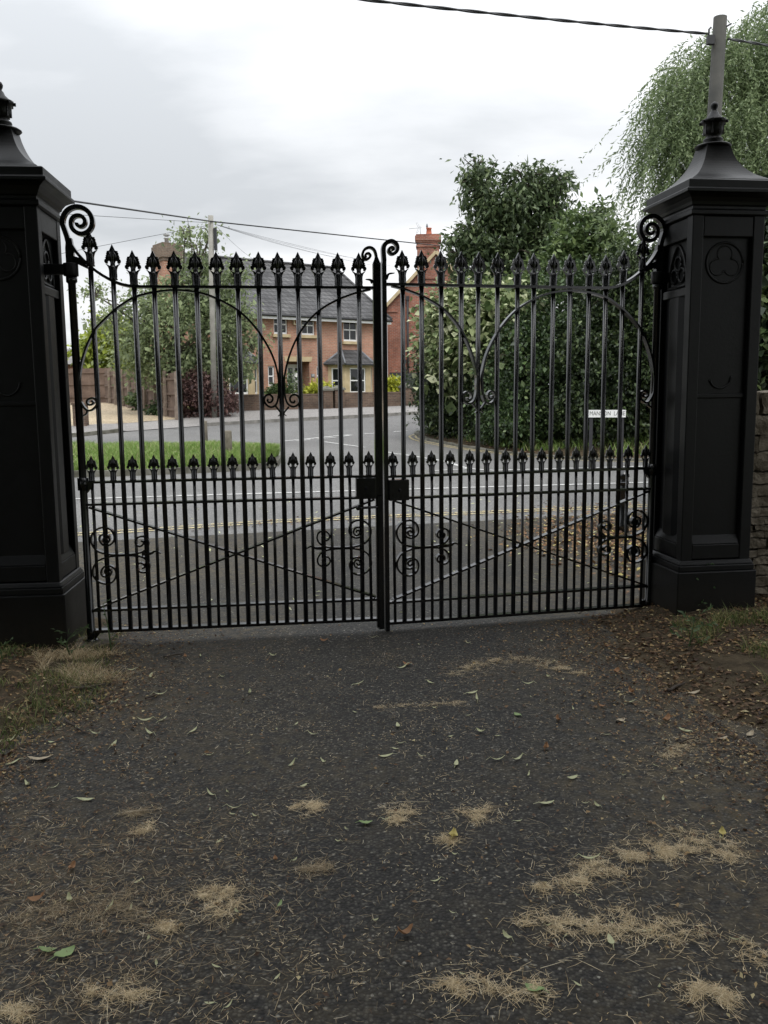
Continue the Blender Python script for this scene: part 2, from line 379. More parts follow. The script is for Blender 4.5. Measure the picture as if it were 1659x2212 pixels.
MT['litter'] = leaf_mat('dead_leaf_litter', [(0, (.04, .022, .013)), (.45, (.11, .062, .033)), (.76, (.22, .135, .068)), (.94, (.36, .25, .11)), (1, (.5, .44, .25))], .15, .7)
MT['leaf_pale'] = leaf_mat('pale_fallen_leaf', [(0, (.38, .40, .20)), (1, (.56, .56, .36))], .2, .6)
MT['leaf_yellow'] = leaf_mat('yellow_fallen_leaf', [(0, (.50, .40, .10)), (1, (.60, .52, .20))], .2, .55)
MT['leaf_green'] = leaf_mat('green_fallen_leaf', [(0, (.20, .30, .10)), (1, (.30, .40, .18))], .2, .5)
MT['leaf_brown'] = leaf_mat('brown_fallen_leaf', [(0, (.22, .115, .055)), (1, (.36, .20, .10))], .15, .65)
MT['leaf_buff'] = simple('buff_dry_leaf', (.42, .36, .26), .75, (.28, .22, .14), 25)
MT['twig'] = simple('dark_twig', (.03, .022, .016), .85, (.06, .045, .032), 20)
MT['bark'] = simple('grey_brown_bark', (.05, .042, .033), .9, (.12, .10, .08), 8, bmp=.8, bscale=20, bdist=.03)
G = lambda *s: list(s)
MT['hedge'] = leaf_mat('dark_hedge_leaves', [(0, (.014, .024, .011)), (.45, (.032, .052, .021)), (.85, (.068, .102, .036)), (1, (.14, .185, .07))], .22, .42, .5, .5)
MT['ivy'] = leaf_mat('ivy_leaves', [(0, (.020, .036, .015)), (.5, (.044, .078, .028)), (.9, (.088, .14, .048)), (1, (.17, .225, .09))], .22, .42, .5, .6)
MT['pale'] = leaf_mat('pale_shrub_leaves', [(0, (.06, .10, .035)), (.35, (.16, .21, .085)), (.7, (.36, .41, .21)), (1, (.58, .60, .40))], .3, .5)
MT['cherry'] = leaf_mat('tall_tree_leaves', [(0, (.040, .062, .030)), (.5, (.078, .115, .05)), (.9, (.135, .18, .078)), (1, (.20, .25, .12))], .3, .45, .4, .6)
MT['bush'] = leaf_mat('bush_tree_leaves', [(0, (.05, .08, .032)), (.5, (.10, .15, .055)), (1, (.20, .265, .10))], .28, .45, .4, .7)
MT['willow'] = leaf_mat('willow_leaves', [(0, (.09, .13, .060)), (.5, (.16, .215, .10)), (1, (.27, .335, .17))], .45, .5, .6, .45)
MT['front'] = leaf_mat('front_tree_leaves', [(0, (.12, .15, .085)), (.5, (.23, .285, .15)), (.9, (.34, .41, .21)), (1, (.43, .49, .27))], .5, .45, .5, .6)
MT['yellow_tree'] = leaf_mat('yellow_green_leaves', [(0, (.16, .21, .035)), (.5, (.29, .36, .06)), (1, (.46, .52, .11))], .35, .5)
MT['yellow_shrub'] = leaf_mat('golden_shrub_leaves', [(0, (.20, .22, .02)), (.5, (.38, .40, .04)), (1, (.58, .58, .09))], .3, .5)
MT['purple'] = leaf_mat('purple_shrub_leaves', [(0, (.045, .022, .022)), (.5, (.085, .045, .042)), (1, (.17, .10, .085))], .22, .5)
MT['garden'] = leaf_mat('garden_shrub_leaves', [(0, (.035, .06, .025)), (.5, (.075, .12, .04)), (1, (.15, .20, .075))], .25, .5)
MT['flower'] = leaf_mat('white_blossom', [(0, (.6, .6, .56)), (1, (.8, .8, .78))], .2, .6)
MT['weed'] = leaf_mat('weed_leaves', [(0, (.04, .075, .03)), (1, (.10, .155, .06))], .3, .5)
MT['canopy'] = leaf_mat('canopy_leaves', [(0, (.018, .034, .010)), (1, (.05, .085, .025))], .2, .5)
MT['brick1'] = brick('orange_red_brick', (.455, .225, .155), (.355, .175, .122), (.40, .32, .26))
MT['brick_cap'] = brick('weathered_chimney_brick', (.20, .145, .11), (.14, .105, .085), (.20, .18, .15), stain=.5)
MT['brick2'] = brick('old_red_brick', (.34, .125, .08), (.235, .085, .062), (.30, .23, .19), stain=.45)
MT['brick3'] = brick('brown_wall_brick', (.15, .098, .072), (.10, .068, .054), (.15, .125, .10), stain=.5)
MT['slate'] = brick('dark_roof_tile', (.105, .105, .108), (.068, .068, .072), (.036, .036, .038), bw=.30, bh=.21, rough=.6, stain=.5, bs=.7)
MT['lead'] = simple('lead_grey_roof', (.13, .14, .155), .5, (.21, .22, .24), 5)
MT['white'] = simple('white_window_paint', (.72, .73, .74), .35, (.80, .80, .80), 3)
MT['stone'] = simple('bath_stone', (.42, .33, .195), .8, (.53, .43, .275), 3, bmp=.2)
MT['glass'] = simple('window_glass', (.012, .014, .016), .06, spec=.6)
MT['dark'] = simple('dark_recess', (.015, .014, .014), .8)
MT['wood'] = simple('weathered_fence_wood', (.15, .115, .09), .9, (.25, .20, .16), 4, bmp=.4, bscale=25)
MT['wood_dark'] = simple('brown_fence_panel', (.10, .068, .052), .9, (.17, .12, .093), 2, bmp=.4, bscale=25)
MT['post'] = simple('lichened_post_wood', (.10, .088, .066), .9, (.19, .17, .135), 7, bmp=.6, bscale=30)
MT['pole'] = simple('grey_pole_timber', (.20, .195, .17), .85, (.30, .29, .26), 3, bmp=.4, bscale=24)
MT['pole_backlit'] = simple('backlit_pole_timber', (.026, .027, .024), .85, (.052, .051, .044), 3, bmp=.4, bscale=24)  # backlit pole: its shade is put into a darker timber colour
MT['cable'] = simple('black_cable_sheath', (.022, .023, .026), .6)
MT['rubble'] = simple('rubble_stone', (.10, .085, .062), .9, (.24, .21, .165), 7, spec=.2, bmp=1.0, bscale=26, bdist=.02)
MT['mortar'] = simple('old_lime_mortar', (.06, .05, .038), .95, (.11, .095, .07), 9, bmp=.8, bscale=30, bdist=.01)
MT['fence_black'] = simple('black_stained_boards', (.018, .018, .021), .7, (.03, .03, .034), 5)
MT['terracotta'] = simple('terracotta_pot', (.42, .115, .065), .7, (.5, .16, .09), 6)
MT['steel'] = simple('galvanised_steel', (.42, .43, .44), .35)
MT['sign_white'] = simple('sign_white', (.78, .79, .78), .45)
MT['sign_black'] = simple('sign_black', (.01, .01, .01), .5)
MT['cream'] = simple('alarm_cream', (.68, .6, .42), .5)
MT['amber'] = simple('alarm_amber', (.22, .075, .02), .5)
MT['far_roof'] = simple('far_grey_roof', (.14, .135, .13), .8, (.2, .19, .18), 2)
# ------------------------------------------------------------------ ground, roads, banks
def gp(*pts): return [tuple(ground(*p)[:2]) for p in pts]
def sm(t): t = max(0.0, min(1.0, t)); return t * t * (3 - 2 * t)
# far ground out to the horizon
ys = [-300, -60, -20, -6, 0, 6, 14, 22, 27, 32, 36, 40, 44, 60, 120, 300, 880]
xs = [-900, -200, -60, -30, -15, 0, 15, 30, 60, 200, 900]
V = [(x, y, zt(y) - .06) for y in ys for x in xs]; nx = len(xs)
me = bpy.data.meshes.new('ground'); me.from_pydata(V, [], [(j * nx + i, j * nx + i + 1, (j + 1) * nx + i + 1, (j + 1) * nx + i) for j in range(len(ys) - 1) for i in range(nx - 1)]); me.update()
tag(link_mesh('ground', me, MT['ground']), kind='structure')

YL = [(-12, 7.15), (-3.16, 10.13), (-1.35, 10.89), (1.42, 11.52), (4.6, 12.25), (12, 14.0)]
strip('driveway', [(-5, -5), (5, -5)], [(-12, 7.15), (12, 14.0)], 30, 40, .004, MT['drive'])
# the road: one sheet over the near road, the side road and the far street
ysr = list(np.arange(6, 47.01, .5))
V = [(x, y, zt(y)) for y in ysr for x in (-45, -15, 0, 15, 45)]
me = bpy.data.meshes.new('road'); me.from_pydata(V, [], [(j * 5 + i, j * 5 + i + 1, (j + 1) * 5 + i + 1, (j + 1) * 5 + i) for j in range(len(ysr) - 1) for i in range(4)]); me.update()
for v in me.vertices:
    if v.co.y < 7.5: v.co.z -= .02
tag(link_mesh('road', me, MT['road']), kind='structure')

def line(name, path, w, mat, dz=.012, dash=None, off=0.0, seg=.25):
    P = np.array(path, float)[:, :2]; L = np.sum(np.linalg.norm(np.diff(P, axis=0), axis=1))
    Q = resample(P, max(2, int(L / seg) + 1)); D = np.gradient(Q, axis=0); D /= np.linalg.norm(D, axis=1)[:, None] + 1e-9
    Nn = np.stack([-D[:, 1], D[:, 0]], 1)
    A = Q + Nn * (off + w / 2); B = Q + Nn * (off - w / 2); V = []; Fc = []; s = 0
    for i in range(len(Q)):
        V += [(A[i][0], A[i][1], zt(A[i][1]) + dz), (B[i][0], B[i][1], zt(B[i][1]) + dz)]
    for i in range(len(Q) - 1):
        s += seg
        if dash and (s % (dash[0] + dash[1])) > dash[0]: continue
        Fc.append((2 * i, 2 * i + 1, 2 * i + 3, 2 * i + 2))
    me = bpy.data.meshes.new(name); me.from_pydata(V, [], Fc); me.update()
    if Fc and me.polygons[0].normal.z < 0: me.flip_normals()
    return tag(link_mesh(name, me, mat), kind='structure')
line('road_marking', YL, .075, MT['yellow_line'], off=.06)
line('road_marking', YL, .075, MT['yellow_line'], off=.24)
line('road_marking', [(-12, 12.4), (-2.97, 14.04), (.91, 14.63), (4.6, 15.18), (14, 16.5)], .10, MT['white_line'])
ERt = catmull([(.95, 27.7), (.62, 26.8), (.80, 25.3), (1.55, 23.4), (2.66, 21.5), (3.9, 19.7), (5.7, 18.85), (9, 18.9), (16, 19.8)], 6)
line('road_marking', ERt, .07, MT['yellow_line'], off=-(-.18))
line('road_marking', ERt, .07, MT['yellow_line'], off=.36)
line('road_marking', gp((606, 954), (660, 949), (718, 943)), .13, MT['white_line'], dash=(1.1, .12))
line('road_marking', gp((640, 953), (718, 946), (760, 940)), .10, MT['white_line'], dash=(.6, .4))
line('road_marking', gp((720, 942), (800, 937), (880, 931)), .10, MT['white_line'], dash=(.55, .5))
line('road_marking', gp((701, 955), (795, 968), (862, 982)), .08, MT['white_line'], dash=(2.0, 1.2))
line('road_marking', gp((862, 981), (960, 997), (1010, 1013), (1062, 1017), (1400, 1008)), .10, MT['white_line'])
line('road_marking', gp((930, 1018), (1062, 1011)), .08, MT['white_line'], dash=(.8, .5))

# grassy island between the two roads, kerbed
NEAR = catmull([(-30, 13.6), (-14, 15.9), (-5.89, 17.2), (-4.1, 17.65), (-2.75, 18.25), (-2.35, 18.9)], 5)
FARS = catmull([(-30, 19.5), (-14, 21.7), (-7.9, 23.2), (-5.2, 23.3), (-3.2, 22.6), (-2.42, 20.2)], 5)
VERGE_H = lambda t: .10 + .16 * math.sin(math.pi * t)
strip('verge_grass_bank', NEAR, FARS, 60, 14, lambda t, s: VERGE_H(t) if 0 < t < 1 else .09, MT['grass_base'], rough=.02)
def kerb(name, path, w, h, mat, base=-.04, bump_=.0):
    P = resample(np.array(path), max(12, int(len(path) * 3))); D = np.gradient(P, axis=0); D /= np.linalg.norm(D, axis=1)[:, None]
    Nn = np.stack([-D[:, 1], D[:, 0]], 1); V = []
    for i in range(len(P)):
        z = zt(P[i][1]); j = random.uniform(-bump_, bump_); a = P[i] + Nn[i] * w / 2; b = P[i] - Nn[i] * w / 2
        V += [(a[0], a[1], z + base), (a[0], a[1], z + h + j), (b[0], b[1], z + h + j), (b[0], b[1], z + base)]
    n = len(P); Fc = [(i * 4 + k, i * 4 + k + 1, i * 4 + k + 5, i * 4 + k + 4) for i in range(n - 1) for k in range(3)]
    m = MB(); m.add(V, Fc + [(0, 1, 2, 3), (4 * n - 4, 4 * n - 1, 4 * n - 2, 4 * n - 3)])
    return tag(m.build(name, mat), kind='structure')
kerb('kerb', NEAR + FARS[::-1][:10], .17, .125, MT['kerb_old'], bump_=.012)

# the bank under the right-hand hedge
BK = catmull([(20, 52), (5, 33), (3.5, 31), (2.2, 29.6), (1.5, 28.6), (1.05, 27.7), (1.15, 26.6), (1.35, 25.5), (2.0, 23.7), (3.05, 21.7), (4.2, 20.0), (5.7, 19.2), (9, 19.25), (18, 20.2)], 5)
BKB = [(32, 54), (14, 38), (11, 35), (9, 33), (8, 32), (7.5, 31), (7.5, 30), (7.6, 29), (8, 28), (8.6, 27), (9.4, 26.4), (10.5, 26), (13, 26), (22, 28)]
strip('hedge_bank', BK, BKB, 90, 12, lambda t, s: .03 + .55 * sm(t * 1.6), MT['soil'], rough=.07)
kerb('kerb', BK[20:], .14, .06, MT['kerb_old'], bump_=.01)

# far footway, kerb and gravel drive
KF = [tuple(p) for p in gp((40, 953), (178, 942), (255, 934), (449, 920), (650, 909), (800, 901), (929, 893))] + [(8, 38.6), (20, 44)]
KB = [tuple(p) for p in gp((20, 936), (178, 926), (300, 917), (383, 910), (490, 893), (700, 886), (897, 880.5))] + [(7, 41.6), (18, 47)]
strip('footway', KF, KB, 60, 4, lambda t, s: .02 + .06 * t if .10 < s < .28 else .10 + .02 * t, MT['pave'])
kerb('kerb', KF[0:2] + [KF[2]], .16, .12, MT['kerb_old'], bump_=.008)
kerb('kerb', KF[3:], .16, .115, MT['kerb'], bump_=.004)
strip('gravel_drive', gp((20, 936), (178, 926), (300, 917), (383, 910)), [(-34, 49), (-17, 47.5), (-14, 47.2), (-9.0, 35.5)], 30, 20, lambda t, s: .085 + .02 * math.sin(t * 9), MT['gravel'], rough=.02)
# garden ground in front of and round the house
strip('garden_soil', [KB[4], KB[5], KB[6], (8, 42)], [(-12, 42), (-3, 47), (2, 50), (9, 55)], 20, 12, .10, MT['grass_base'], rough=.03)

# ragged beds of soil, moss and litter along both sides of the driveway
def bed(name, edge, outer, h, seed):
    A = resample(np.array(catmull(edge, 6)), 110); B = resample(np.array(outer), 110); V = []; nc = 46
    for i in range(110):
        for j in range(nc + 1):
            t = j / nc; p = A[i] * (1 - t) + B[i] * t
            k = t * np.linalg.norm(B[i] - A[i])
            nz = noise.fractal(Vector((p[0] * 3.1, p[1] * 3.1, seed)), 1.0, 2.0, 5)
            z = -.018 + h * sm(k / .9) + .012 * sm(k / .3) + .022 * nz
            V.append((p[0], p[1], z))
    Fc = [(i * (nc + 1) + j, i * (nc + 1) + j + 1, (i + 1) * (nc + 1) + j + 1, (i + 1) * (nc + 1) + j) for i in range(109) for j in range(nc)]
    me = bpy.data.meshes.new(name); me.from_pydata(V, [], Fc); me.polygons.foreach_set('use_smooth', [True] * len(Fc)); me.update()
    if me.polygons[2000].normal.z < 0: me.flip_normals()
    return tag(link_mesh(name, me, MT['soil']), kind='structure')
EDGE_L = [(-1.72, 6.1), (-1.70, 5.7), (-1.66, 5.3), (-1.52, 4.95), (-1.42, 4.55), (-1.50, 4.15), (-1.62, 3.75), (-1.72, 3.3), (-1.85, 2.6), (-2.0, 1.0)]
EDGE_R = [(1.70, 6.6), (1.45, 6.2), (1.33, 5.75), (1.34, 5.2), (1.38, 4.75), (1.45, 4.3), (1.52, 3.9), (1.58, 3.4), (1.68, 2.8), (1.9, 1.0)]
bed('soil_border', EDGE_L, [(-6, 6.6), (-6, 5), (-6, 3), (-6, 0)], .08, 1.7)
bed('soil_border', EDGE_R, [(6, 7.4), (6, 5), (6, 3), (6, 0)], .12, 8.2)
# ------------------------------------------------------------------ cast iron gate pillars
SQ = math.sqrt(2)
def pillar(label, c, rot, hinge, front):
    t = thing('gate_pillar', label, 'gate pillar', (c[0], c[1], 0), rot, 'cast iron gate pillars')
    P = MT['pillar']
    m = MB(); m.box((0, 0, .17), (.57, .57, .42)); m.box((0, 0, .40), (.545, .545, .045))
    m.lathe([(.272 * SQ, .4235), (.252 * SQ, .455)], 4, a0=math.pi / 4, smooth=False)
    m.build('plinth', P, t, bevel=.008)
    m = MB(); m.b2(-.212, .212, -.212, .212, .44, 2.80)
    for sx in (-1, 1):
        for sy in (-1, 1):
            m.b2(sx * .172, sx * .25, sy * .172, sy * .25, .44, 2.72)
    for k in range(4):
        a = k * math.pi / 2; ca, sa = round(math.cos(a)), round(math.sin(a))
        def q(u0, u1, z0, z1, d0, d1):
            um, dm = (u0 + u1) / 2, (d0 + d1) / 2
            m.box((ca * dm - sa * um, sa * dm + ca * um, (z0 + z1) / 2), (d1 - d0, u1 - u0, z1 - z0), a)
        for z0, z1, dd in ((.46, .56, .247), (1.545, 1.575, .224), (2.585, 2.715, .247)) if k % 2 else ((.46, .56, .247), (2.22, 2.275, .240), (2.585, 2.715, .247)): q(-.1719, .1719, z0, z1, .19, dd)
        if k % 2 == 0:  # canted rib down the long panel of the reveal
            m.add([(ca * d - sa * u, sa * d + ca * u, z) for z in (.60, 2.23) for u, d in ((-.13, .2119), (-.06, .236), (.06, .236), (.13, .2119))], [(0, 1, 5, 4), (1, 2, 6, 5), (2, 3, 7, 6), (3, 2, 1, 0), (4, 5, 6, 7)])
        # sloping sill at the panel foot
        V = []
        for u in (-.1718, .1718):
            for d, z in ((.21, .561), (.245, .561), (.2135, .625)):
                V.append((ca * d - sa * u, sa * d + ca * u, z))
        m.add(V, [(0, 1, 2), (5, 4, 3), (0, 3, 4, 1), (1, 4, 5, 2), (2, 5, 3, 0)])
    m.build('shaft', P, t, bevel=.006)
    # ornament: pointed trefoil panels on the reveals, roundels on the front and back
    for k in range(4):
        a = k * math.pi / 2; m = MB()
        def pt(u, z, d=.216): 
            return (math.cos(a) * d - math.sin(a) * u, math.sin(a) * d + math.cos(a) * u, z)
        if k % 2 == 0:
            lft = [(-.13, 2.29), (-.125, 2.36), (-.10, 2.44), (-.06, 2.51), (0, 2.565)]
            arc = lft + [(-x, z) for x, z in lft[::-1][1:]]
            m.tube([pt(*p) for p in catmull(arc, 4)], .011, 6); m.tube([pt(-.13, 2.29), pt(.13, 2.29)], .011, 6)
            for cu, cz, rr in ((0, 2.445, .045), (-.052, 2.365, .045), (.052, 2.365, .045)):
                ring = [pt(cu + rr * math.cos(x), cz + rr * math.sin(x)) for x in np.linspace(0, 2 * math.pi, 17)]
                m.tube(ring, .009, 6)
            m.build('gothic_panel', P, t)
            zs = ()
        else: zs = (2.425,)
        if k % 2:
            m2 = MB(); m2.tube(catmull([pt(-.075, 1.665), pt(-.045, 1.625), pt(.01, 1.61), pt(.06, 1.64), pt(.08, 1.69)], 4), .006, 6); m2.build('highlight_crescent', P, t)  # crescent highlight of the lower ornament, built as thin raised relief
        for zc in zs:
            m = MB(); R0 = .128
            m.tube([pt(R0 * math.cos(x), zc + R0 * math.sin(x), .210) for x in np.linspace(0, 2 * math.pi, 33)], .010, 8)
            for j in range(3):
                b = math.pi / 2 + j * 2 * math.pi / 3
                cu, cz = .056 * math.cos(b), zc + .056 * math.sin(b)
                m.tube([pt(cu + .052 * math.cos(x), cz + .052 * math.sin(x), .209) for x in np.linspace(b - 2.2, b + 2.2, 17)], .007, 6)
            m.build('roundel', P, t)
    m = MB()
    pr = [(.252, 2.716), (.268, 2.722), (.268, 2.748), (.252, 2.756), (.252, 2.775), (.262, 2.782), (.268, 2.80), (.285, 2.825), (.312, 2.842), (.322, 2.846), (.332, 2.848), (.332, 2.868), (.315, 2.878), (.315, 2.924), (.305, 2.93), (.05, 2.931)]
    m.lathe([(r * SQ, z) for r, z in pr], 4, a0=math.pi / 4, smooth=False); m.build('cornice', P, t, bevel=.003)
    m = MB()
    fl = [(.275, 2.925), (.268, 2.945), (.205, 2.985), (.155, 3.035), (.118, 3.09), (.094, 3.15), (.082, 3.20), (.02, 3.201)]
    m.lathe([(r * SQ, z) for r, z in [tuple(p) for p in catmull(fl[:-1], 3)] + [fl[-1]]], 4, a0=math.pi / 4, smooth=False); m.build('flared_cap', P, t)
    m = MB()
    fin = [(.06, 3.19), (.125, 3.20), (.135, 3.212), (.122, 3.224), (.07, 3.235), (.062, 3.245), (.074, 3.262), (.07, 3.275), (.05, 3.29), (.052, 3.30), (.066, 3.315), (.071, 3.35), (.073, 3.395), (.082, 3.40), (.096, 3.412), (.092, 3.428), (.066, 3.436), (.062, 3.446), (.040, 3.47), (.030, 3.495), (.018, 3.51), (.026, 3.53), (.029, 3.548), (.022, 3.566), (.006, 3.578)]
    zf = lambda z: 3.19 + (z - 3.19) * .78
    m.lathe([(r * .88, zf(z)) for r, z in fin], 16)
    for j in range(8):
        a = j * math.pi / 4 + .2
        m.box((.082 * math.cos(a), .082 * math.sin(a), zf(3.41)), (.018, .018, .016), a)
        m.b2(.058 * math.cos(a) - .006, .058 * math.cos(a) + .006, .058 * math.sin(a) - .006, .058 * math.sin(a) + .006, zf(3.31), zf(3.40))
    m.build('urn_finial', P, t)
    hx, hy = hinge; sg = 1 if hx > 0 else -1
    m = MB()
    m.b2(sg * .20, hx, hy - .03, hy + .03, 2.345, 2.405); m.lathe([(.046, 2.335), (.046, 2.412)], 12, (hx, hy, 0))
    m.build('hinge_strap', P, t, bevel=.004)
    m = MB(); m.box((hx, hy, .005), (.22, .26, .05), .3); m.build('pivot_block', MT['mortar'], t, bevel=.012)
    return t
pillar('black cast iron gate pillar at the left edge of the photo', (-2.30, 5.61), R(5), (.384, -.081), 0)
pillar('black cast iron gate pillar beside the rubble stone wall', (2.22, 6.14), R(8), (-.294, .142), 0)

# ------------------------------------------------------------------ the two wrought iron gate leaves
FIN = [(.12, 0), (.12, .03), (.105, .05), (.113, .12), (.108, .24), (.114, .30), (.132, .36), (.158, .405), (.205, .45), (.15, .437), (.11, .412), (.078, .395), (.066, .42), (.064, .48), (.08, .525), (.108, .538), (.132, .515), (.128, .478), (.16, .455), (.205, .47), (.232, .515), (.226, .56), (.185, .60), (.208, .63), (.178, .645), (.188, .68), (.165, .705), (.172, .75), (.150, .775), (.152, .81), (.110, .815), (.082, .825), (.05, .895), (.022, .955), (0, 1.0)]
def finial_mesh(name, H):
    m = MB(); th = .016
    full = [(x, z) for x, z in FIN] + [(-x, z) for x, z in FIN[::-1][1:]]
    n = len(full); yb = .035 * H
    V = [(x * H, -yb, z * H) for x, z in full] + [(x * H, yb, z * H) for x, z in full]
    m.add(V, [tuple(range(n)), tuple(range(2 * n - 1, n - 1, -1))] + [(i, i + n, (i + 1) % n + n, (i + 1) % n) for i in range(n)])
    m.lathe([(.112 * H, 0), (.112 * H, .03 * H), (.10 * H, .06 * H), (.105 * H, .34 * H), (.075 * H, .38 * H), (.05 * H, .44 * H), (.05 * H, .54 * H), (.085 * H, .66 * H), (.07 * H, .80 * H), (.03 * H, .92 * H), (.004 * H, .99 * H)], 10)
    for s in (-1, 1):
        for yy in (-1, 1): m.tube([(s * .06 * H, yy * .04 * H, .52 * H), (s * .10 * H, yy * .07 * H, .66 * H), (s * .05 * H, yy * .06 * H, .78 * H)], [.01 * H, .025 * H, .008 * H], 6)
    return m
def spiral(cx, cz, a0, dirn, radii, per=8):
    """radii at each quarter turn from angle a0 (degrees)"""
    out = []; K = len(radii) - 1
    for i in range(K * per + 1):
        q = i / per; r = float(np.interp(q, range(K + 1), radii)); a = R(a0 + dirn * 90 * q); out.append((cx + r * math.cos(a), cz + r * math.sin(a)))
    return out
PL = (-.009, 5.8)
def uz(px, py):
    q = onplane(px, py, PL, .125); return ((q[0] + 1.909) * 1.0078, q[2])
WL = 1.894
def leaf(label, origin, rot, s, Wl, zmap, right):
    t = thing('iron_gate', label, 'gate leaf', (origin[0], origin[1], 0), rot, 'iron gate leaves')
    k = Wl / WL; Gm = MT['gate']
    X = lambda u: s * u * k
    Z = zmap
    def path(P): return [(X(u), Z(z)) for u, z in P]
    zA, zB, zC, zD, zT = Z(1.06), Z(.918), Z(.228), Z(.09), Z(2.272)
    # hinge post with its scrolled head
    m = MB(); m.lathe([(.030, .03), (.030, .10), (.024, .11), (.024, 2.29), (.034, 2.30), (.034, 2.335)], 10)
    m.lathe([(.035, zA - .05), (.035, zA + .03)], 10); m.lathe([(.02, .0), (.05, .0), (.05, .03), (.02, .045)], 10)
    m.build('hinge_post', Gm, t)
    m = MB()
    m.ribbon([(0, Z(2.36)), (0, Z(2.50)), (X(.0), Z(2.56))], [.024, .024, .017], .02)
    head = [(-.0, 2.56), (-.018, 2.62), (-.048 + .012, 2.66)]
    sp = spiral(.066, 2.655, 190, -1, [.100, .092, .078, .070, .050, .040, .035, .026, .016])
    hp = path([(0, 2.50), (-.012, 2.57)] + sp)
    m.ribbon(catmull(hp, 2), list(np.linspace(.015, .0105, len(catmull(hp, 2)))), .019)
    m.build('scroll_head', Gm, t)
    # top rail: sweeps down from the hinge post
    m = MB()
    tr = catmull([(0, 2.545), (.045, 2.47), (.115, 2.395), (.19, 2.338), (.28, 2.293), (.36, 2.275), (.45, 2.272)], 5) + [(.9, 2.272), (1.875 if not right else 1.895, 2.272)]
    trp = path([tuple(p) for p in tr]); m.ribbon(trp, .0085, .0255)
    m.ribbon(path([(.0, 2.43), (.05, 2.425), (.10, 2.385)]), [.03, .02, .006], .018)
    m.build('top_rail', Gm, t)
    def trz(u): 
        return float(np.interp(u, [p[0] for p in tr], [p[1] for p in tr]))
    for nm, z, th in (('middle_rail', zA, .0075), ('middle_rail', zB, .0075), ('bottom_rail', zC, .0075), ('bottom_rail', zD, .0095)):
        m = MB(); m.ribbon([(X(.02), z), (X(1.872 if not right else 1.89), z)], th, .0265); m.build(nm, Gm, t)
    # bars, each with its leaf-shaped finial
    tm = finial_mesh('f', .215); smm = finial_mesh('f', .162)
    fm_t = tm.build('finial', Gm); fm_s = smm.build('finial', Gm)
    first = True
    b_t = MB(); 
    ends = (.126, 1.823) if right else (.122, 1.772)
    for i in range(14):
        u = (ends[0] + (ends[1] - ends[0]) * i / 13) / (k if right else 1); zt_ = Z(trz(u))
        m = MB(); m.lathe([(.016, zD), (.016, zt_)], 8); b = m.build('tall_bar', Gm, t, (X(u), 0, 0)); b.rotation_euler = (random.gauss(0, .0016), random.gauss(0, .0022), random.uniform(0, .7))
        f = fm_t if first else fm_t.copy()
        if not first: COL.objects.link(f)
        f.parent = b; f.location = (random.uniform(-.002, .002), 0, zt_ + .006); f.rotation_euler = (random.uniform(-.02, .02), random.uniform(-.025, .025), random.uniform(-.05, .05) - b.rotation_euler.z); first = False
    first = True; e2 = (.06, 1.888) if right else (.055, 1.832)
    for i in range(15):
        u = (e2[0] + (e2[1] - e2[0]) * i / 14) / (k if right else 1)
        m = MB(); m.lathe([(.0105, zD), (.0105, zA)], 8); b = m.build('short_bar', Gm, t, (X(u), 0, 0)); b.rotation_euler = (random.gauss(0, .003), random.gauss(0, .004), 0)
        f = fm_s if first else fm_s.copy()
        if not first: COL.objects.link(f)
        f.parent = b; f.location = (random.uniform(-.002, .002), 0, zA + .006); f.rotation_euler = (random.uniform(-.02, .02), random.uniform(-.03, .03), random.uniform(-.05, .05)); first = False
    # crossed braces
    for z0, z1, yy in ((.90, .245, .0), (.235, .905, .0)):
        m = MB(); m.ribbon(path([(.03, z0), (1.86, z1)]), .0058, .026, yy + random.uniform(-.001, .001)); m.build('brace', Gm, t)
    # arches with scrolled feet
    c2 = lambda x, y: uz((600 + x / 2.074) * .6636, (700 + y / 2.074) * .6636)
    c3 = lambda x, y: uz((230 + x / 4.915) * .6636, (950 + y / 4.915) * .6636)
    c4 = lambda x, y: uz((750 + x / 3.318) * .6636, (950 + y / 3.318) * .6636)
    a1 = [c3(*p) for p in [(340, 1740), (370, 1780), (310, 1810), (265, 1770), (290, 1720), (370, 1700), (425, 1760), (410, 1830), (330, 1895), (250, 1880), (170, 1760), (148, 1620), (140, 1420), (165, 1200), (215, 1000), (290, 800), (400, 600), (540, 450), (690, 310), (850, 190), (1040, 85), (1320, 12)]]
    a1 += [c2(*p) for p in [(-60, 508), (100, 525), (230, 570), (370, 650), (480, 760), (560, 880), (610, 990), (635, 1100)]]
    a1 += [c4(*p) for p in [(522, 1040), (515, 1150), (490, 1220), (440, 1245), (390, 1220), (365, 1170), (380, 1125), (420, 1108), (455, 1140), (450, 1180), (420, 1195), (400, 1175), (412, 1158)]]
    a2 = [(1.85, 2.262)] + [c2(*p) for p in [(1165, 525), (1030, 575), (905, 650), (810, 750), (745, 860), (700, 980), (675, 1100)]] + [c4(*p) for p in [(585, 1040), (590, 1130), (620, 1210), (680, 1240), (735, 1210), (745, 1160), (720, 1120), (680, 1110), (645, 1140), (650, 1185), (685, 1195), (695, 1172)]]
    for a in (a1, a2):
        m = MB(); m.ribbon(path([tuple(p) for p in catmull(a, 4)]), .0062, .022); m.build('arch_scroll', Gm, t)
    m = MB()
    for q in ([(490, 1235), (540, 1310), (512, 1345)], [(632, 1240), (580, 1310), (606, 1342)]):
        m = MB(); cp = path([tuple(p) for p in catmull([c4(*x) for x in q], 5)]); m.ribbon(cp, list(np.linspace(.006, .002, len(cp))), .015); m.build('scroll_tail', Gm, t)
    m = MB()
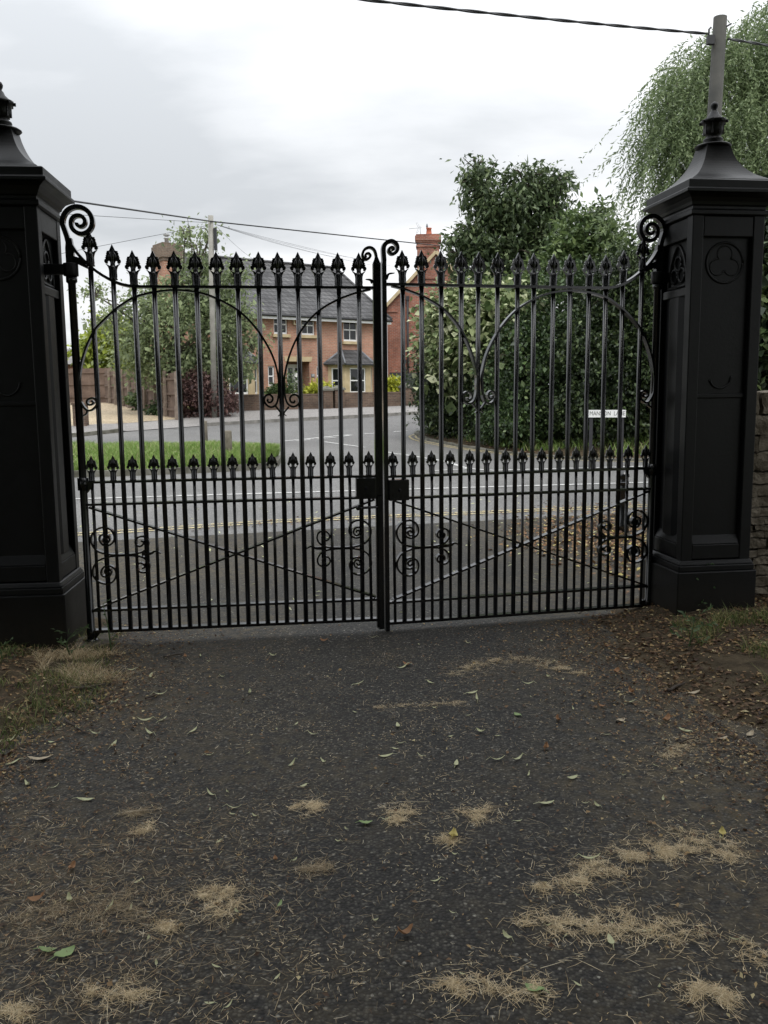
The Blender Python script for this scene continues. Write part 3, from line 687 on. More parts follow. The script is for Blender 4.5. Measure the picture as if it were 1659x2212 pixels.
    q = [c3(*x) for x in [(270, 1890), (255, 1950), (170, 2000)]]; cp = path([tuple(p) for p in catmull(q, 5)]); m.ribbon(cp, list(np.linspace(.007, .003, len(cp))), .015)
    m.build('scroll_tail', Gm, t)
    # lower scrollwork, one beside each stile
    up_ = [(322, 800), (300, 778), (320, 760), (340, 780), (335, 830), (295, 850), (255, 820), (248, 765), (290, 735), (345, 745), (380, 800), (355, 855), (310, 868)]
    big = [(338, 800), (318, 772), (292, 790), (300, 825), (338, 838), (368, 800), (352, 750), (305, 733), (258, 750), (248, 800), (285, 858), (350, 868), (408, 830), (425, 760), (390, 680), (310, 645), (220, 670), (158, 740), (150, 820), (185, 900), (250, 952), (370, 984), (500, 990), (640, 985), (740, 965), (800, 920), (828, 860), (815, 800), (770, 772), (710, 780), (672, 825), (680, 870), (720, 892), (760, 870), (765, 835), (735, 825)]
    for (u0, z0, dr) in ((.030, .585, 1), (1.835, .585, -1)):
        m = MB()
        for vs in (1, -1):
            P = [(u0 + dr * (x - 145) * .000527, z0 + vs * ((995 - y) * .000527 + .0)) for x, y in big]
            cp = path([tuple(p) for p in catmull(P, 4)]); m.ribbon(cp, .0056, .020)
        P = [(u0 + dr * (x - 145) * .000527, z0 + (995 - y) * .000527) for x, y in [(740, 990), (850, 985), (900, 960), (970, 990)]]
        cp = path([tuple(p) for p in catmull(P, 4)]); m.ribbon(cp, list(np.linspace(.011, .003, len(cp))), .014)
        m.build('scrollwork', Gm, t)
    # meeting stile with scrolled head and leaf spur
    m = MB(); px = .000293; us = 1.945 / k if right else 1.87
    if not right:
        m.b2(X(1.867), X(1.879), -.024, .024, .035, 2.424)
        m.b2(X(1.8792), X(1.917), -.012, .012, .02, 2.424)
        m.prism([(X(1.867), 2.4245), (X(1.917), 2.4245), (X(1.896), 2.474), (X(1.883), 2.474), (X(1.8775), 2.45)], -.012, .012)
        P = [(335, 560), (332, 400), (290, 265), (190, 210), (80, 255), (30, 370), (80, 468), (165, 440), (205, 385), (165, 335), (105, 355), (95, 405), (125, 420)]
        cv = lambda x, y: (1.894 + (x - 345) * px, 2.427 + (540 - y) * px)
        lf = [(250, 960), (200, 900), (95, 885)]; u1 = 1.867
        m.build('meeting_stile', Gm, t)
    else:
        m.b2(X(us - .0135 / k), X(us + .0135 / k), -.026, .026, .008, 2.44)
        P = [(520, 560), (510, 300), (570, 190), (690, 145), (795, 205), (815, 310), (760, 390), (680, 410), (625, 350), (655, 285), (715, 275), (725, 320), (690, 335)]
        cv = lambda x, y: (us - (x - 512) * px, 2.42 + (540 - y) * px)
        lf = [(560, 930), (620, 830), (750, 805)]; u1 = us
        m.build('meeting_stile', Gm, t)
    m = MB(); cp = path([tuple(p) for p in catmull([cv(*p) for p in P], 5)]); m.ribbon(cp, list(np.linspace(.0145 if right else .0085, .0068, len(cp))), .017); m.build('scroll_head', Gm, t)
    m = MB(); cp = path([tuple(p) for p in catmull([cv(*p) for p in lf], 5)]); m.ribbon(cp, list(np.linspace(.011, .002, len(cp))), .012); m.build('leaf_spur', Gm, t)
    # lock box with diamond stud
    if right: u0, u1, zc = (us * k - .148), us * k - .012, Z(.975)
    else: u0, u1, zc = 1.735, 1.866, Z(.985)
    m = MB(); m.b2(s * u0, s * u1, -.052, .03, zc - .07, zc + .068); lb = m.build('lock_box', Gm, t, bevel=.004)
    m = MB(); um = s * (u0 + u1) / 2; m.add([(um - .014, -.051, zc), (um, -.051, zc + .014), (um + .014, -.051, zc), (um, -.051, zc - .014), (um, -.068, zc)], [(0, 1, 4), (1, 2, 4), (2, 3, 4), (3, 0, 4)]); m.build('stud', Gm, lb)
    if not right:
        m = MB(); m.tube([(X(1.745), -.04, Z(.853)), (X(1.88), -.04, Z(.858))], .009, 8); m.tube([(X(1.745), -.055, Z(.852)), (X(1.745), -.03, Z(.854))], .013, 8); m.b2(X(1.880), X(1.91), -.045, -.014, .03, .93)
        m.build('drop_bolt', Gm, t)
    for zz_ in (zA - .045, .06):
        m = MB(); m.add([(X(.02), -.015, zz_ + .04), (X(.06), -.015, zz_ + .035), (X(.055), -.015, zz_ + .012), (X(.02), -.015, zz_ - .03), (X(.02), .015, zz_ + .04), (X(.06), .015, zz_ + .035), (X(.055), .015, zz_ + .012), (X(.02), .015, zz_ - .03)], [(0, 1, 2, 3), (7, 6, 5, 4), (0, 4, 5, 1), (1, 5, 6, 2), (2, 6, 7, 3), (3, 7, 4, 0)]); m.build('rail_bracket', Gm, t)
    return t
leaf('left black iron gate leaf, hung from the pillar at the photo edge', (-1.909, 5.563), math.atan(.125), 1, WL, lambda z: z, False)
leaf('right black iron gate leaf, hung from the pillar by the stone wall', (1.909, 6.24), math.atan(.23), -1, 1.938, lambda z: .06 + (z - .09) * 1.0243, True)
# ------------------------------------------------------------------ the orange brick house across the street
HR = math.atan(.75); HO = (-4.0, 43.0)
house = thing('brick_house', 'orange-red brick house with grey tiled hipped roof, two bay windows and a white front door', 'house', (HO[0], HO[1], 0), HR)
def wall_with_holes(m, x0, x1, z0, z1, holes, y0, y1):
    xs = sorted({x0, x1, *[h[0] for h in holes], *[h[1] for h in holes]}); zs = sorted({z0, z1, *[h[2] for h in holes], *[h[3] for h in holes]})
    hit = lambda x, z: any(h[0] < x < h[1] and h[2] < z < h[3] for h in holes)
    V = []; Fc = []
    for i in range(len(xs) - 1):
        for j in range(len(zs) - 1):
            if hit((xs[i] + xs[i + 1]) / 2, (zs[j] + zs[j + 1]) / 2): continue
            b = len(V); V += [(xs[i], y0, zs[j]), (xs[i + 1], y0, zs[j]), (xs[i + 1], y0, zs[j + 1]), (xs[i], y0, zs[j + 1])]; Fc.append((b, b + 1, b + 2, b + 3))
    for a, b_, c, d in holes:
        b = len(V); V += [(a, y0, c), (b_, y0, c), (b_, y0, d), (a, y0, d), (a, y1, c), (b_, y1, c), (b_, y1, d), (a, y1, d)]
        Fc += [(b, b + 4, b + 5, b + 1), (b + 1, b + 5, b + 6, b + 2), (b + 2, b + 6, b + 7, b + 3), (b + 3, b + 7, b + 4, b)]
    m.add(V, Fc)
def window(parent, x0, x1, z0, z1, y, bars, sill=True, Tm=None, name='window'):
    """sash window: white frame, glass, glazing bars, stone sill; Tm places it on a wall (default the facade)"""
    w = MB(); fr = .065; B = lambda a, b, c, d, p, q: w.b2(a, b, y + p, y + q, c, d)
    B(x0, x0 + fr, z0, z1, -.01, .05); B(x1 - fr, x1, z0, z1, -.01, .05); B(x0 + fr, x1 - fr, z1 - fr, z1, -.01, .05); B(x0 + fr, x1 - fr, z0, z0 + .09, -.01, .05)
    zm = (z0 + z1) / 2; B(x0 + fr, x1 - fr, zm - .03, zm + .03, -.005, .045)
    for i in range(bars):
        xb = x0 + (x1 - x0) * (i + 1) / (bars + 1); B(xb - .018, xb + .018, z0 + .09, zm - .03, .005, .04); B(xb - .018, xb + .018, zm + .03, z1 - fr, .005, .04)
    f = w.build(name, MT['white'], parent)
    g = MB(); g.b2(x0 + fr * .5, x1 - fr * .5, y + .022, y + .03, z0 + .05, z1 - .03); gl = g.build('pane', MT['glass'], f)
    r = MB(); r.b2(x0, x1, y + .9, y + .92, z0, z1)
    if sill:
        s = MB(); s.b2(x0 - .10, x1 + .10, y - .20, y - .012, z0 - .15, z0 - .003); so = s.build('sill', MT['stone'], f, bevel=.01)
    if Tm: f.matrix_local = Tm
    return f
W3 = [(-1.37, -.62, 4.43, 5.36), (.16, .91, 4.43, 5.36), (2.60, 3.46, 4.20, 5.33), (-3.95, -3.1, 4.20, 5.33)]
NW = [(-1.74, -1.39, 1.98, 2.94), (.97, 1.31, 2.02, 2.96)]
PORCH = (-.70, .56, .5, 3.16)
EAVE, X0, X1, DEP = 5.47, -5.1, 5.05, 6.0
m = MB()
wall_with_holes(m, X0, X1, .3, EAVE, W3 + NW + [PORCH], 0, .12)
m.b2(PORCH[0] - .2, PORCH[1] + .2, .75, .85, .5, 3.3)
m.b2(PORCH[0] - .1, PORCH[0] + .0, .121, .75, .5, 3.16); m.b2(PORCH[1], PORCH[1] + .1, .121, .75, .5, 3.16); m.b2(PORCH[0], PORCH[1], .121, .75, 3.16, 3.26)
RZ, RY = 8.05, DEP / 2
m.add([(X0, 0, .3), (X0, DEP, .3), (X0, DEP, EAVE), (X0, RY, RZ - .05), (X0, 0, EAVE)], [(0, 1, 2, 3, 4)])
m.add([(X1, 0, .3), (X1, DEP, .3), (X1, DEP, EAVE), (X1, 0, EAVE)], [(0, 3, 2, 1)])
m.add([(X0, DEP, .3), (X1, DEP, .3), (X1, DEP, EAVE), (X0, DEP, EAVE)], [(0, 3, 2, 1)])
m.build('wall', MT['brick1'], house, fix=False)
for a in W3: window(house, *a, .075, 1)
for a in NW: window(house, *a, .075, 0)
# roof: gable at the chimney end, hip at the other
ov = .32; sl = (RZ - EAVE) / RY; ez = EAVE - ov * sl + .16; RX = 4.2
m = MB()
A_, B_, C_, D_ = (X0 - .12, -ov, ez), (X1 + ov, -ov, ez), (X1 + ov, DEP + ov, ez), (X0 - .12, DEP + ov, ez)
E_, F_ = (X0 - .12, RY, RZ + .16), (RX, RY, RZ + .16)
dn = lambda p: (p[0], p[1], p[2] - .10)
pts = [A_, B_, C_, D_, E_, F_]; m.add(pts + [dn(p) for p in pts], [(0, 1, 5, 4), (1, 2, 5), (2, 3, 4, 5), (7, 6, 10, 11), (8, 7, 11), (9, 8, 11, 10), (0, 6, 7, 1), (1, 7, 8, 2), (2, 8, 9, 3), (0, 4, 10, 6), (4, 3, 9, 10)])
roof = m.build('roof', MT['slate'], house)
m = MB(); m.tube([E_, F_], .09, 6); m.tube([F_, B_], .08, 6); m.tube([F_, C_], .08, 6); m.build('ridge_tiles', MT['slate'], roof)
m = MB(); m.b2(X0 - .1, X1 + ov - .03, -ov - .02, -ov + .01, ez - .26, ez - .10); m.b2(X0, X1 + ov - .05, -ov + .011, -.003, ez - .24, ez - .20); m.build('fascia', MT['white'], house)
m = MB(); m.tube([(X0 - .1, -ov - .07, ez - .09), (X1 + ov, -ov - .07, ez - .09)], .055, 8); m.tube([(X1 - .25, -ov - .07, ez - .09), (X1 - .25, -.08, ez - .45), (X1 - .25, -.06, .6)], .035, 8); m.build('gutter', MT['cable'], house)
# chimney on the gable end
ch = MB(); cx = -5.25
ch.b2(cx - .42, cx + .42, 2.4, 3.45, .4, 7.75); cap = MB(); cap.b2(cx - .46, cx + .46, 2.36, 3.49, 7.75, 7.90); cap.b2(cx - .52, cx + .52, 2.30, 3.55, 7.90, 8.45); cap.b2(cx - .47, cx + .47, 2.35, 3.50, 8.45, 8.56)
cho = ch.build('chimney', MT['brick1'], house); cap.build('chimney_head', MT['brick_cap'], cho)
m = MB(); m.lathe([(.10, 8.55), (.10, 8.80), (.14, 8.81), (.14, 8.86), (.09, 8.87), (.09, 8.95), (.15, 8.96), (.15, 9.03), (.10, 9.04)], 12, (cx - .02, 2.9, 0)); m.build('flue_terminal', MT['steel'], cho)
# stone lintel over the porch, door
m = MB(); m.prism([(-.80, 3.165), (.66, 3.165), (.72, 3.40), (-.86, 3.40)], -.03, .06); m.prism([(-.15, 3.163), (.03, 3.163), (.09, 3.47), (-.21, 3.47)], -.055, -.031); m.build('door_lintel', MT['stone'], house)
d = MB(); y = .66; dx0, dx1, dz0, dz1 = -.36, .52, .98, 3.05
d.b2(dx0, dx1, y + .03, y + .08, dz0, dz1)
for a, b in ((dx0, dx0 + .10), (.03, .13), (dx1 - .10, dx1)): d.b2(a, b, y, y + .029, dz0, dz1)
for a, b in ((dz0, dz0 + .12), (1.68, 1.84), (2.52, 2.60), (dz1 - .16, dz1)):
    for p, q in ((dx0 + .10, .03), (.13, dx1 - .10)): d.b2(p, q, y + .001, y + .0285, a, b)
door = d.build('door', MT['white'], house)
g = MB()
for p, q in ((dx0 + .13, .0), (.16, dx1 - .13)):
    g.b2(p, q, y + .012, y + .02, 1.86, 2.50); g.b2(p, q, y + .012, y + .02, 2.62, dz1 - .18)
g.build('pane', MT['glass'], door)
m = MB(); m.tube([(dx1 - .05, y - .02, 1.78), (dx1 - .05, y - .05, 1.78), (dx1 - .17, y - .05, 1.78)], .014, 6); m.build('handle', MT['steel'], door)
m = MB(); m.b2(-.70, .56, .0, .749, .5, .97); m.build('doorstep', MT['stone'], house)
# canted bay windows with lead hipped roofs
def bay(xc):
    fw, jw, pr, z0, z1 = .78, 1.36, .62, .55, 3.02
    bm_ = MB(); P4 = [(-jw, 0), (-fw, -pr), (fw, -pr), (jw, 0)]
    root = None
    zs0, zs1 = 1.62, 2.88
    m = MB(); m.slab([(xc + x, y) for x, y in [(-jw, -.005), (-fw, -pr), (fw, -pr), (jw, -.005)]], .4, zs0 - .14); base = m.build('bay_window', MT['brick1'], house)
    m = MB()
    m.slab([(xc - jw - .05, -.006), (xc - fw - .04, -pr - .06), (xc + fw + .04, -pr - .06), (xc + jw + .05, -.006)], zs0 - .139, zs0 - .02)
    m.slab([(xc - jw, -.007), (xc - fw, -pr), (xc + fw, -pr), (xc + jw, -.007)], zs1, z1)
    for (ax, ay), (bx, by) in ((P4[0], P4[1]), (P4[1], P4[2]), (P4[2], P4[3])):
        L = math.hypot(bx - ax, by - ay); an = math.atan2(by - ay, bx - ax)
        pw = .30 if L > 1.2 else .16
        for u in (pw / 2, L - pw / 2):
            m.box((xc + ax + math.cos(an) * u - math.sin(an) * .07, ay + math.sin(an) * u + math.cos(an) * .07, (zs0 - .02 + zs1) / 2), (pw, .14, zs1 - zs0 + .02 - .002), an)
    m.build('stone_surround', MT['stone'], base)
    for (ax, ay), (bx, by) in ((P4[0], P4[1]), (P4[1], P4[2]), (P4[2], P4[3])):
        L = math.hypot(bx - ax, by - ay); an = math.atan2(by - ay, bx - ax); pw = .30 if L > 1.2 else .16
        Tm = Matrix.Translation((xc + ax, ay, 0)) @ Matrix.Rotation(an, 4, 'Z')
        f = window(base, pw + .002, L - pw - .002, zs0 + .005, zs1 - .005, .05, 0, False, Tm, 'sash')
    e = .20
    Q = [(-jw - e * 1.3, -.004), (-fw - e * .6, -pr - e), (fw + e * .6, -pr - e), (jw + e * 1.3, -.004)]; T4 = [(-.55, -.003), (.55, -.003)]
    m = MB(); V = [(xc + x, y, z1 + .05) for x, y in Q] + [(xc + x, y, 3.78) for x, y in T4] + [(xc + x, y, z1 + .0) for x, y in Q]
    m.add(V, [(0, 1, 4), (1, 2, 5, 4), (2, 3, 5), (6, 7, 1, 0), (7, 8, 2, 1), (8, 9, 3, 2), (9, 8, 7, 6)])
    r = m.build('bay_roof', MT['slate'], base)
    for a, b in ((1, 4), (2, 5), (0, 4), (3, 5)): m = MB(); m.tube([V[a], V[b]], .05, 6); m.build('lead_hip', MT['lead'], r)
    m = MB(); m.ribbon([(xc - fw - .1, z1 + .01), (xc + fw + .1, z1 + .01)], .035, .03, -pr - e - .03); m.build('gutter', MT['cable'], r)
bay(3.0); bay(-3.62)
m = MB(); m.b2(-.32, -.08, -.11, -.003, 4.88, 5.20); al = m.build('alarm_box', MT['cream'], house, bevel=.015)
m = MB(); m.lathe([(.001, 0), (.07, 0), (.07, .012), (.001, .013)], 12); o_ = m.build('alarm_lamp', MT['amber'], al, (-.20, -.111, 5.04)); o_.rotation_euler = (R(90), 0, 0); o_.scale = (1, 1.7, 1)
m = MB(); m.b2(.64, .84, -.03, -.003, 2.42, 2.58); npl = m.build('number_plate', MT['lead'], house, bevel=.008)
def text_obj(name, s, size, mat, parent, loc, rot, ext=.002, sx=1.0, al='CENTER', offset=0.0):
    cu = bpy.data.curves.new(name, 'FONT'); cu.body = s; cu.size = size; cu.extrude = ext; cu.align_x = al; cu.align_y = 'CENTER'; cu.offset = offset
    tmp = bpy.data.objects.new('tmp_text', cu); COL.objects.link(tmp)
    dg = bpy.context.evaluated_depsgraph_get(); me = bpy.data.meshes.new_from_object(tmp.evaluated_get(dg)); me.name = name
    bpy.data.objects.remove(tmp)
    for p in me.polygons: p.material_index = 0
    me.materials.clear()
    o = link_mesh(name, me, mat, parent, loc); o.rotation_euler = rot; o.scale = (sx, 1, 1); return o
text_obj('house_number', '37', .13, MT['sign_white'], npl, (.74, -.033, 2.50), (R(90), 0, 0))

# ------------------------------------------------------------------ the older red brick house beyond it
h2 = thing('gabled_house', 'old red brick house showing its gable end and tall corbelled chimney', 'house', (1.9, 48, 0), R(-4))
m = MB(); hw, ap, ev, dp = 1.95, 8.35, 6.35, 9.0
xL, xR, xa = -1.62, 3.6, 1.0
ev2 = 6.25
m.add([(xL, 0, .6), (xR, 0, .6), (xR, 0, ev2), (xa, 0, 8.95), (xL, 0, ev2), (xL, dp, .6), (xL, dp, ev2), (xR, dp, .6), (xR, dp, ev2)], [(0, 1, 2, 3, 4), (0, 4, 6, 5), (1, 7, 8, 2)])
m.b2(xL - .06, xL + .55, -.05, -.004, 5.90, 6.0)
m.build('wall', MT['brick2'], h2, fix=False)
m = MB(); sl2 = (8.95 - ev2) / (xa - xL)
for sx, ex in ((-1, xL - .22), (1, xR + .22)):
    e1 = (ex, -.14, ev2 - .22 * sl2 + .12); p1 = (xa, -.14, 9.07); e2 = (ex, dp, e1[2]); p2 = (xa, dp, 9.07)
    m.add([e1, p1, p2, e2, (e1[0], e1[1], e1[2] - .1), (p1[0], p1[1], p1[2] - .1), (p2[0], p2[1], p2[2] - .1), (e2[0], e2[1], e2[2] - .1)], [(0, 1, 2, 3), (4, 7, 6, 5), (0, 4, 5, 1), (3, 2, 6, 7), (0, 3, 7, 4)])
m.build('roof', MT['slate'], h2)
m = MB()
for ex in (xL - .2, xR + .2): m.ribbon([(ex, ev2 - .2 * sl2 + .03), (xa, 8.98)], .08, .02, -.165)
m.build('bargeboard', MT['stone'], h2)
# chimney rises in line with the gable wall
m = MB(); c0, c1 = .0, 1.16
m.b2(c0, c1, -.06, .8, 7.6, 9.25); m.b2(c0 - .06, c1 + .06, -.12, .86, 9.25, 9.33); m.b2(c0, c1, -.06, .8, 9.33, 9.5); m.b2(c0 - .06, c1 + .06, -.12, .86, 9.5, 9.58); m.b2(c0 - .11, c1 + .11, -.17, .91, 9.58, 9.82); m.b2(c0 - .06, c1 + .06, -.12, .86, 9.82, 9.9)
cho = m.build('chimney', MT['brick2'], h2)
m = MB(); m.lathe([(.16, 9.88), (.15, 10.0), (.125, 10.22), (.15, 10.23), (.15, 10.28), (.12, 10.285)], 12, (.62, .35, 0)); pot = m.build('chimney_pot', MT['terracotta'], cho)
m = MB(); m.lathe([(.03, 10.27), (.05, 10.33), (.06, 10.38), (.03, 10.44), (.035, 10.48), (.005, 10.51)], 8, (.52, .35, 0)); m.build('pot_cowl', MT['lead'], pot)
m = MB()
m.tube([(.18, .1, 9.85), (.18, .1, 10.35)], .018, 6); m.tube([(-.42, .1, 10.22), (.24, .1, 10.26)], .012, 6)
for i in range(7): m.tube([(-.40 + i * .075, -.0, 10.222 + i * .004), (-.40 + i * .075, .22, 10.222 + i * .004)], .006, 5)
for dz in (-.26, .26): m.tube([(.02, .1, 10.25 + dz), (.16, .1, 10.25), ], .009, 5); m.tube([(-.06, .1, 10.25 + dz), (.08, .1, 10.25)], .009, 5); m.tube([(.02, .1, 10.25 + dz), (-.06, .1, 10.25 + dz)], .008, 5)
m.build('aerial', MT['steel'], cho)
m = MB(); m.tube([(-.52, -.07, .8), (-.52, -.07, 6.6)], .055, 8); m.b2(-.60, -.44, -.14, -.02, 6.5, 6.72); m.tube([(-.50, -.07, 5.75), (-.28, -.07, 6.12), (.6, -.07, 6.2)], .03, 6)
m.b2(-.68, -.6, -.04, -.004, 3.2, 3.38); m.b2(-.68, -.6, -.04, -.004, 2.75, 2.9)
m.build('drainpipe', MT['cable'], h2)

# black boarded fence and gate between the houses
m = MB(); 
for i in range(26):
    x = i * .152; m.b2(x, x + .146, -.012 + .003 * (i % 2), .012, 0, 1.62 + random.uniform(-.01, .01))
for z in (.3, 1.3): m.b2(0, 3.95, .013, .05, z - .04, z + .04)
o_ = m.build('boarded_fence', MT['fence_black']); o_.location = (.35, 44.2, 1.0); o_.rotation_euler = (0, 0, R(14)); tag(o_, 'black boarded fence below the old red brick gable', 'fence')

# ------------------------------------------------------------------ front garden wall with piers
wallA = thing('garden_wall', 'low brown brick garden wall with piers in front of the orange-red brick house', 'garden wall', (0, 0, 0))
ZG = lambda p: zt(p[1]) + .08
P0, P1, P2, P3 = (np.array(q) for q in gp((480, 894.5), (706, 888), (731, 887), (897, 881)))
def wall_run(a, b, h, name='wall'):
    d = b - a; L = math.hypot(*d); an = math.atan2(d[1], d[0]); z0 = min(ZG(a), ZG(b)) - .3; zt_ = max(ZG(a), ZG(b)) * .5 + min(ZG(a), ZG(b)) * .5 + h
    m = MB(); mid = (a + b) / 2; m.box((0, 0, (z0 + zt_) / 2), (L, .22, zt_ - z0)); o = m.build(name, MT['brick3'], wallA, (mid[0], mid[1], 0)); o.rotation_euler = (0, 0, an)
    m = MB(); m.box((0, 0, zt_ + .036), (L, .25, .07)); c = m.build('coping', MT['brick3'], wallA, (mid[0], mid[1], 0), bevel=.01); c.rotation_euler = (0, 0, an)
def pier(p, h, cap=True):
    an = math.atan(.45); z0 = ZG(p) - .3; z1 = ZG(p) + h
    m = MB(); m.box((0, 0, (z0 + z1) / 2), (.42, .42, z1 - z0)); o = m.build('pier', MT['brick3'], wallA, (p[0], p[1], 0)); o.rotation_euler = (0, 0, an)
    m = MB(); m.box((0, 0, z1 + .036), (.52, .52, .07)); m.lathe([(.24 * SQ, .072 + z1), (.06 * SQ, z1 + .20)], 4, a0=math.pi / 4, smooth=False); c = m.build('pier_cap', MT['kerb_old'], o); 
wall_run(P0, P1 - (P1 - P0) * .02, .62); wall_run(P2 + (P3 - P2) * .05, P3, .60)
pier(P1, .78); pier(P2, .80); pier(P3 - (P3 - P2) * .13, .82)
m = MB(); m.b2(-.3, .3, -.12, .12, 0, .86)
bp = gp((176, 927))[0]; m = MB(); m.box((0, 0, .38), (.42, .36, .9)); m.box((0, 0, .86), (.5, .44, .07)); o_ = m.build('brick_pier', MT['brick3'], None, (bp[0], bp[1], zt(bp[1]))); tag(o_, 'short brown brick pier at the kerb end of the gravel drive', 'pier')

# ------------------------------------------------------------------ close boarded fence along the gravel drive
def fence(name, label, pts, H, n_per):
    t = thing(name, label, 'fence', (0, 0, 0))
    for (a, b), n in zip(zip(pts[:-1], pts[1:]), n_per):
        a = np.array(a); b = np.array(b); d = b - a; an = math.atan2(d[1], d[0])
        for i in range(n):
            p = a + d * i / n; q = a + d * (i + 1) / n; L = np.linalg.norm(q - p); zb = (zt(p[1]) + zt(q[1])) / 2 + .05
            m = MB(); k = int(L / .13)
            for j in range(k):
                x = (j + .5) * L / k - L / 2; m.box((x, -.02 + .004 * (j % 2), H / 2 + random.uniform(-.012, .012)), (L / k * .98, .018, H), 0)
            for z in (.35, H * .55, H - .22): m.box((0, .016, z), (L, .05, .08))
            m.box((0, 0, .0), (L, .05, .18))
            o = m.build('fence_panel', MT['wood_dark'], t, ((p[0] + q[0]) / 2, (p[1] + q[1]) / 2, zb)); o.rotation_euler = (0, 0, an)
            m = MB(); m.box((0, .075, H / 2), (.11, .11, H + .06)); m.box((0, .14, .22), (.09, .05, .55)); o = m.build('fence_post', MT['wood'], t, (p[0], p[1], zb), bevel=.01); o.rotation_euler = (0, 0, an)
    return t
g0 = gp((388, 911), (300, 889), (229, 874))
fence('board_fence', 'brown close-boarded fence with posts running beside the gravel drive', [g0[0], g0[1], g0[2]], 1.72, [4, 5])
fence('board_fence', 'brown boarded fence across the far end of the gravel drive', [(-14.3, 47.0), (-22, 48.2)], 1.85, [4])
p = gp((214, 872))[0]; m = MB(); m.b2(-.17, .17, -.17, .17, 0, 1.5); m.lathe([(.17 * SQ, 1.5), (.10 * SQ, 1.62), (.02, 1.66)], 4, a0=math.pi / 4, smooth=False)
tag(m.build('gate_post', MT['post'], None, (p[0] + .2, p[1] - .8, zt(p[1])), bevel=.01), 'thick grey wooden gate post standing by the far fence corner', 'gate post')
# far neighbour behind the yellow tree
fn = thing('distant_house', 'distant brick house with a low grey roof beyond the far fence', 'house', (-17.5, 56, 0), R(8))
m = MB(); m.b2(-7, 3.5, 0, 7, .8, 3.6); m.build('wall', MT['brick2'], fn)
m = MB(); m.add([(-7.3, -.4, 3.6), (3.8, -.4, 3.6), (3.8, 7.4, 3.6), (-7.3, 7.4, 3.6), (-5.5, 3.5, 4.75), (2.0, 3.5, 4.75)], [(0, 1, 5, 4), (1, 2, 5), (2, 3, 4, 5), (3, 0, 4), (3, 2, 1, 0)]); m.build('roof', MT['far_roof'], fn)

# ------------------------------------------------------------------ poles, cables, bollards, sign, wall
def pole(label, base, h, r0, r1, lean):
    t = thing('utility_pole', label, 'utility pole', base); wm = MT['pole_backlit' if 'right' in label else 'pole']
    m = MB(); m.tube([(0, 0, -.2), (lean[0] * .5, lean[1] * .5, h * .5), (lean[0], lean[1], h)], [r0, (r0 + r1) / 2, r1], 14); m.build('shaft', wm, t); return t
b1 = ground(463, 905); p1 = pole('grey wooden utility pole rising in front of the tree by the house', tuple(b1), at(455, 466, b1[1])[2] - b1[2], .115, .098, (at(455, 466, b1[1])[0] - b1[0], 0))
tp = at(455, 466, b1[1]) - b1
m = MB(); m.b2(tp[0] + .10, tp[0] + .20, -.08, .08, tp[2] - 1.25, tp[2] - .45); m.build('terminal_box', MT['cable'], p1)
m = MB(); m.tube([(tp[0] * .75 + .09, -.05, tp[2] * .65), (tp[0] * .75 + .28, -.05, tp[2] * .65 + .03)], .012, 6); m.build('step_iron', MT['steel'], p1)
Y2 = 13.4; t2 = at(1556, 37, Y2); bx = at(1535, 420, Y2)[0]
p2 = pole('grey timber utility pole standing behind the right gate pillar', (bx - .12, Y2, 0), t2[2], .125, .094, (t2[0] - bx + .12, 0))
m = MB(); L2 = (t2[0] - bx + .12); q = (L2 - .01, -.11, t2[2] - .33)
m.tube([(q[0] - .10, -.05, q[2] + .02), (q[0] - .17, -.07, q[2] + .06), (q[0] - .17, -.07, q[2] + .14), (q[0] - .14, -.07, q[2] + .17)], .014, 6); m.box((q[0] - .14, -.06, q[2] - .0), (.10, .07, .12)); m.tube([(q[0] + .08, -.05, q[2] + .18), (q[0] + .15, -.06, q[2] + .22)], .012, 6)
m.build('cable_bracket', MT['cable'], p2)
def cable(name, label, pts, r, tw=0.0, sag=0.0, group=None):
    P = [np.array(p, float) for p in pts]; Q = []
    for a, b in zip(P[:-1], P[1:]):
        for k in range(24): 
            t = k / 24; Q.append(a * (1 - t) + b * t - np.array([0, 0, sag * 4 * t * (1 - t)]))
    Q.append(P[-1]); m = MB()
    if tw:
        L = sum(np.linalg.norm(b - a) for a, b in zip(P[:-1], P[1:])); n = int(L / .05)
        Qr = resample(Q, n)
        for ph in (0, math.pi):
            m.tube([(x, y + tw * math.cos(i * .35 + ph), z + tw * math.sin(i * .35 + ph)) for i, (x, y, z) in enumerate(Qr)], r, 6)
    else: m.tube(Q, r, 6)
    return tag(m.build(name, MT['cable']), label, 'cable', group)
cable('overhead_cable', 'thick twisted overhead cable crossing the top right of the sky', [at(600, -22, 10.6), at(1530, 73, Y2 - .12)], .0125, .0085, .02)
cable('overhead_cable', 'short twisted cable leaving the right-hand pole towards the photo edge', [at(1573, 84, Y2 - .05), at(1720, 108, Y2 + 1.3)], .0125, .0085)
cable('overhead_cable', 'long sagging cable from the left gate pillar past the pole towards the old chimney', [at(60, 420, 20.5), at(455, 478, b1[1] - .12), at(960, 532, 46)], .026, 0, .0)
cable('telephone_wire', 'thin wire from the left sky to the pole, just below the thick cable', [at(120, 461, 27), at(448, 481, b1[1] - .1)], .008)
cable('telephone_wire', 'thin wire slanting down left from the pole across the brick chimney', [at(110, 552, 30), at(448, 487, b1[1])], .008)
for i, (x, y, d) in enumerate([(560, 568, 44), (730, 556, 50), (780, 560, 52), (800, 572, 52), (905, 585, 55)]):
    cable('telephone_wire', 'thin telephone wire fanning from the pole over the tiled roof', [at(463, 484, b1[1]), at(x, y, d)], .005, 0, .12, 'wires fanning from the pole')

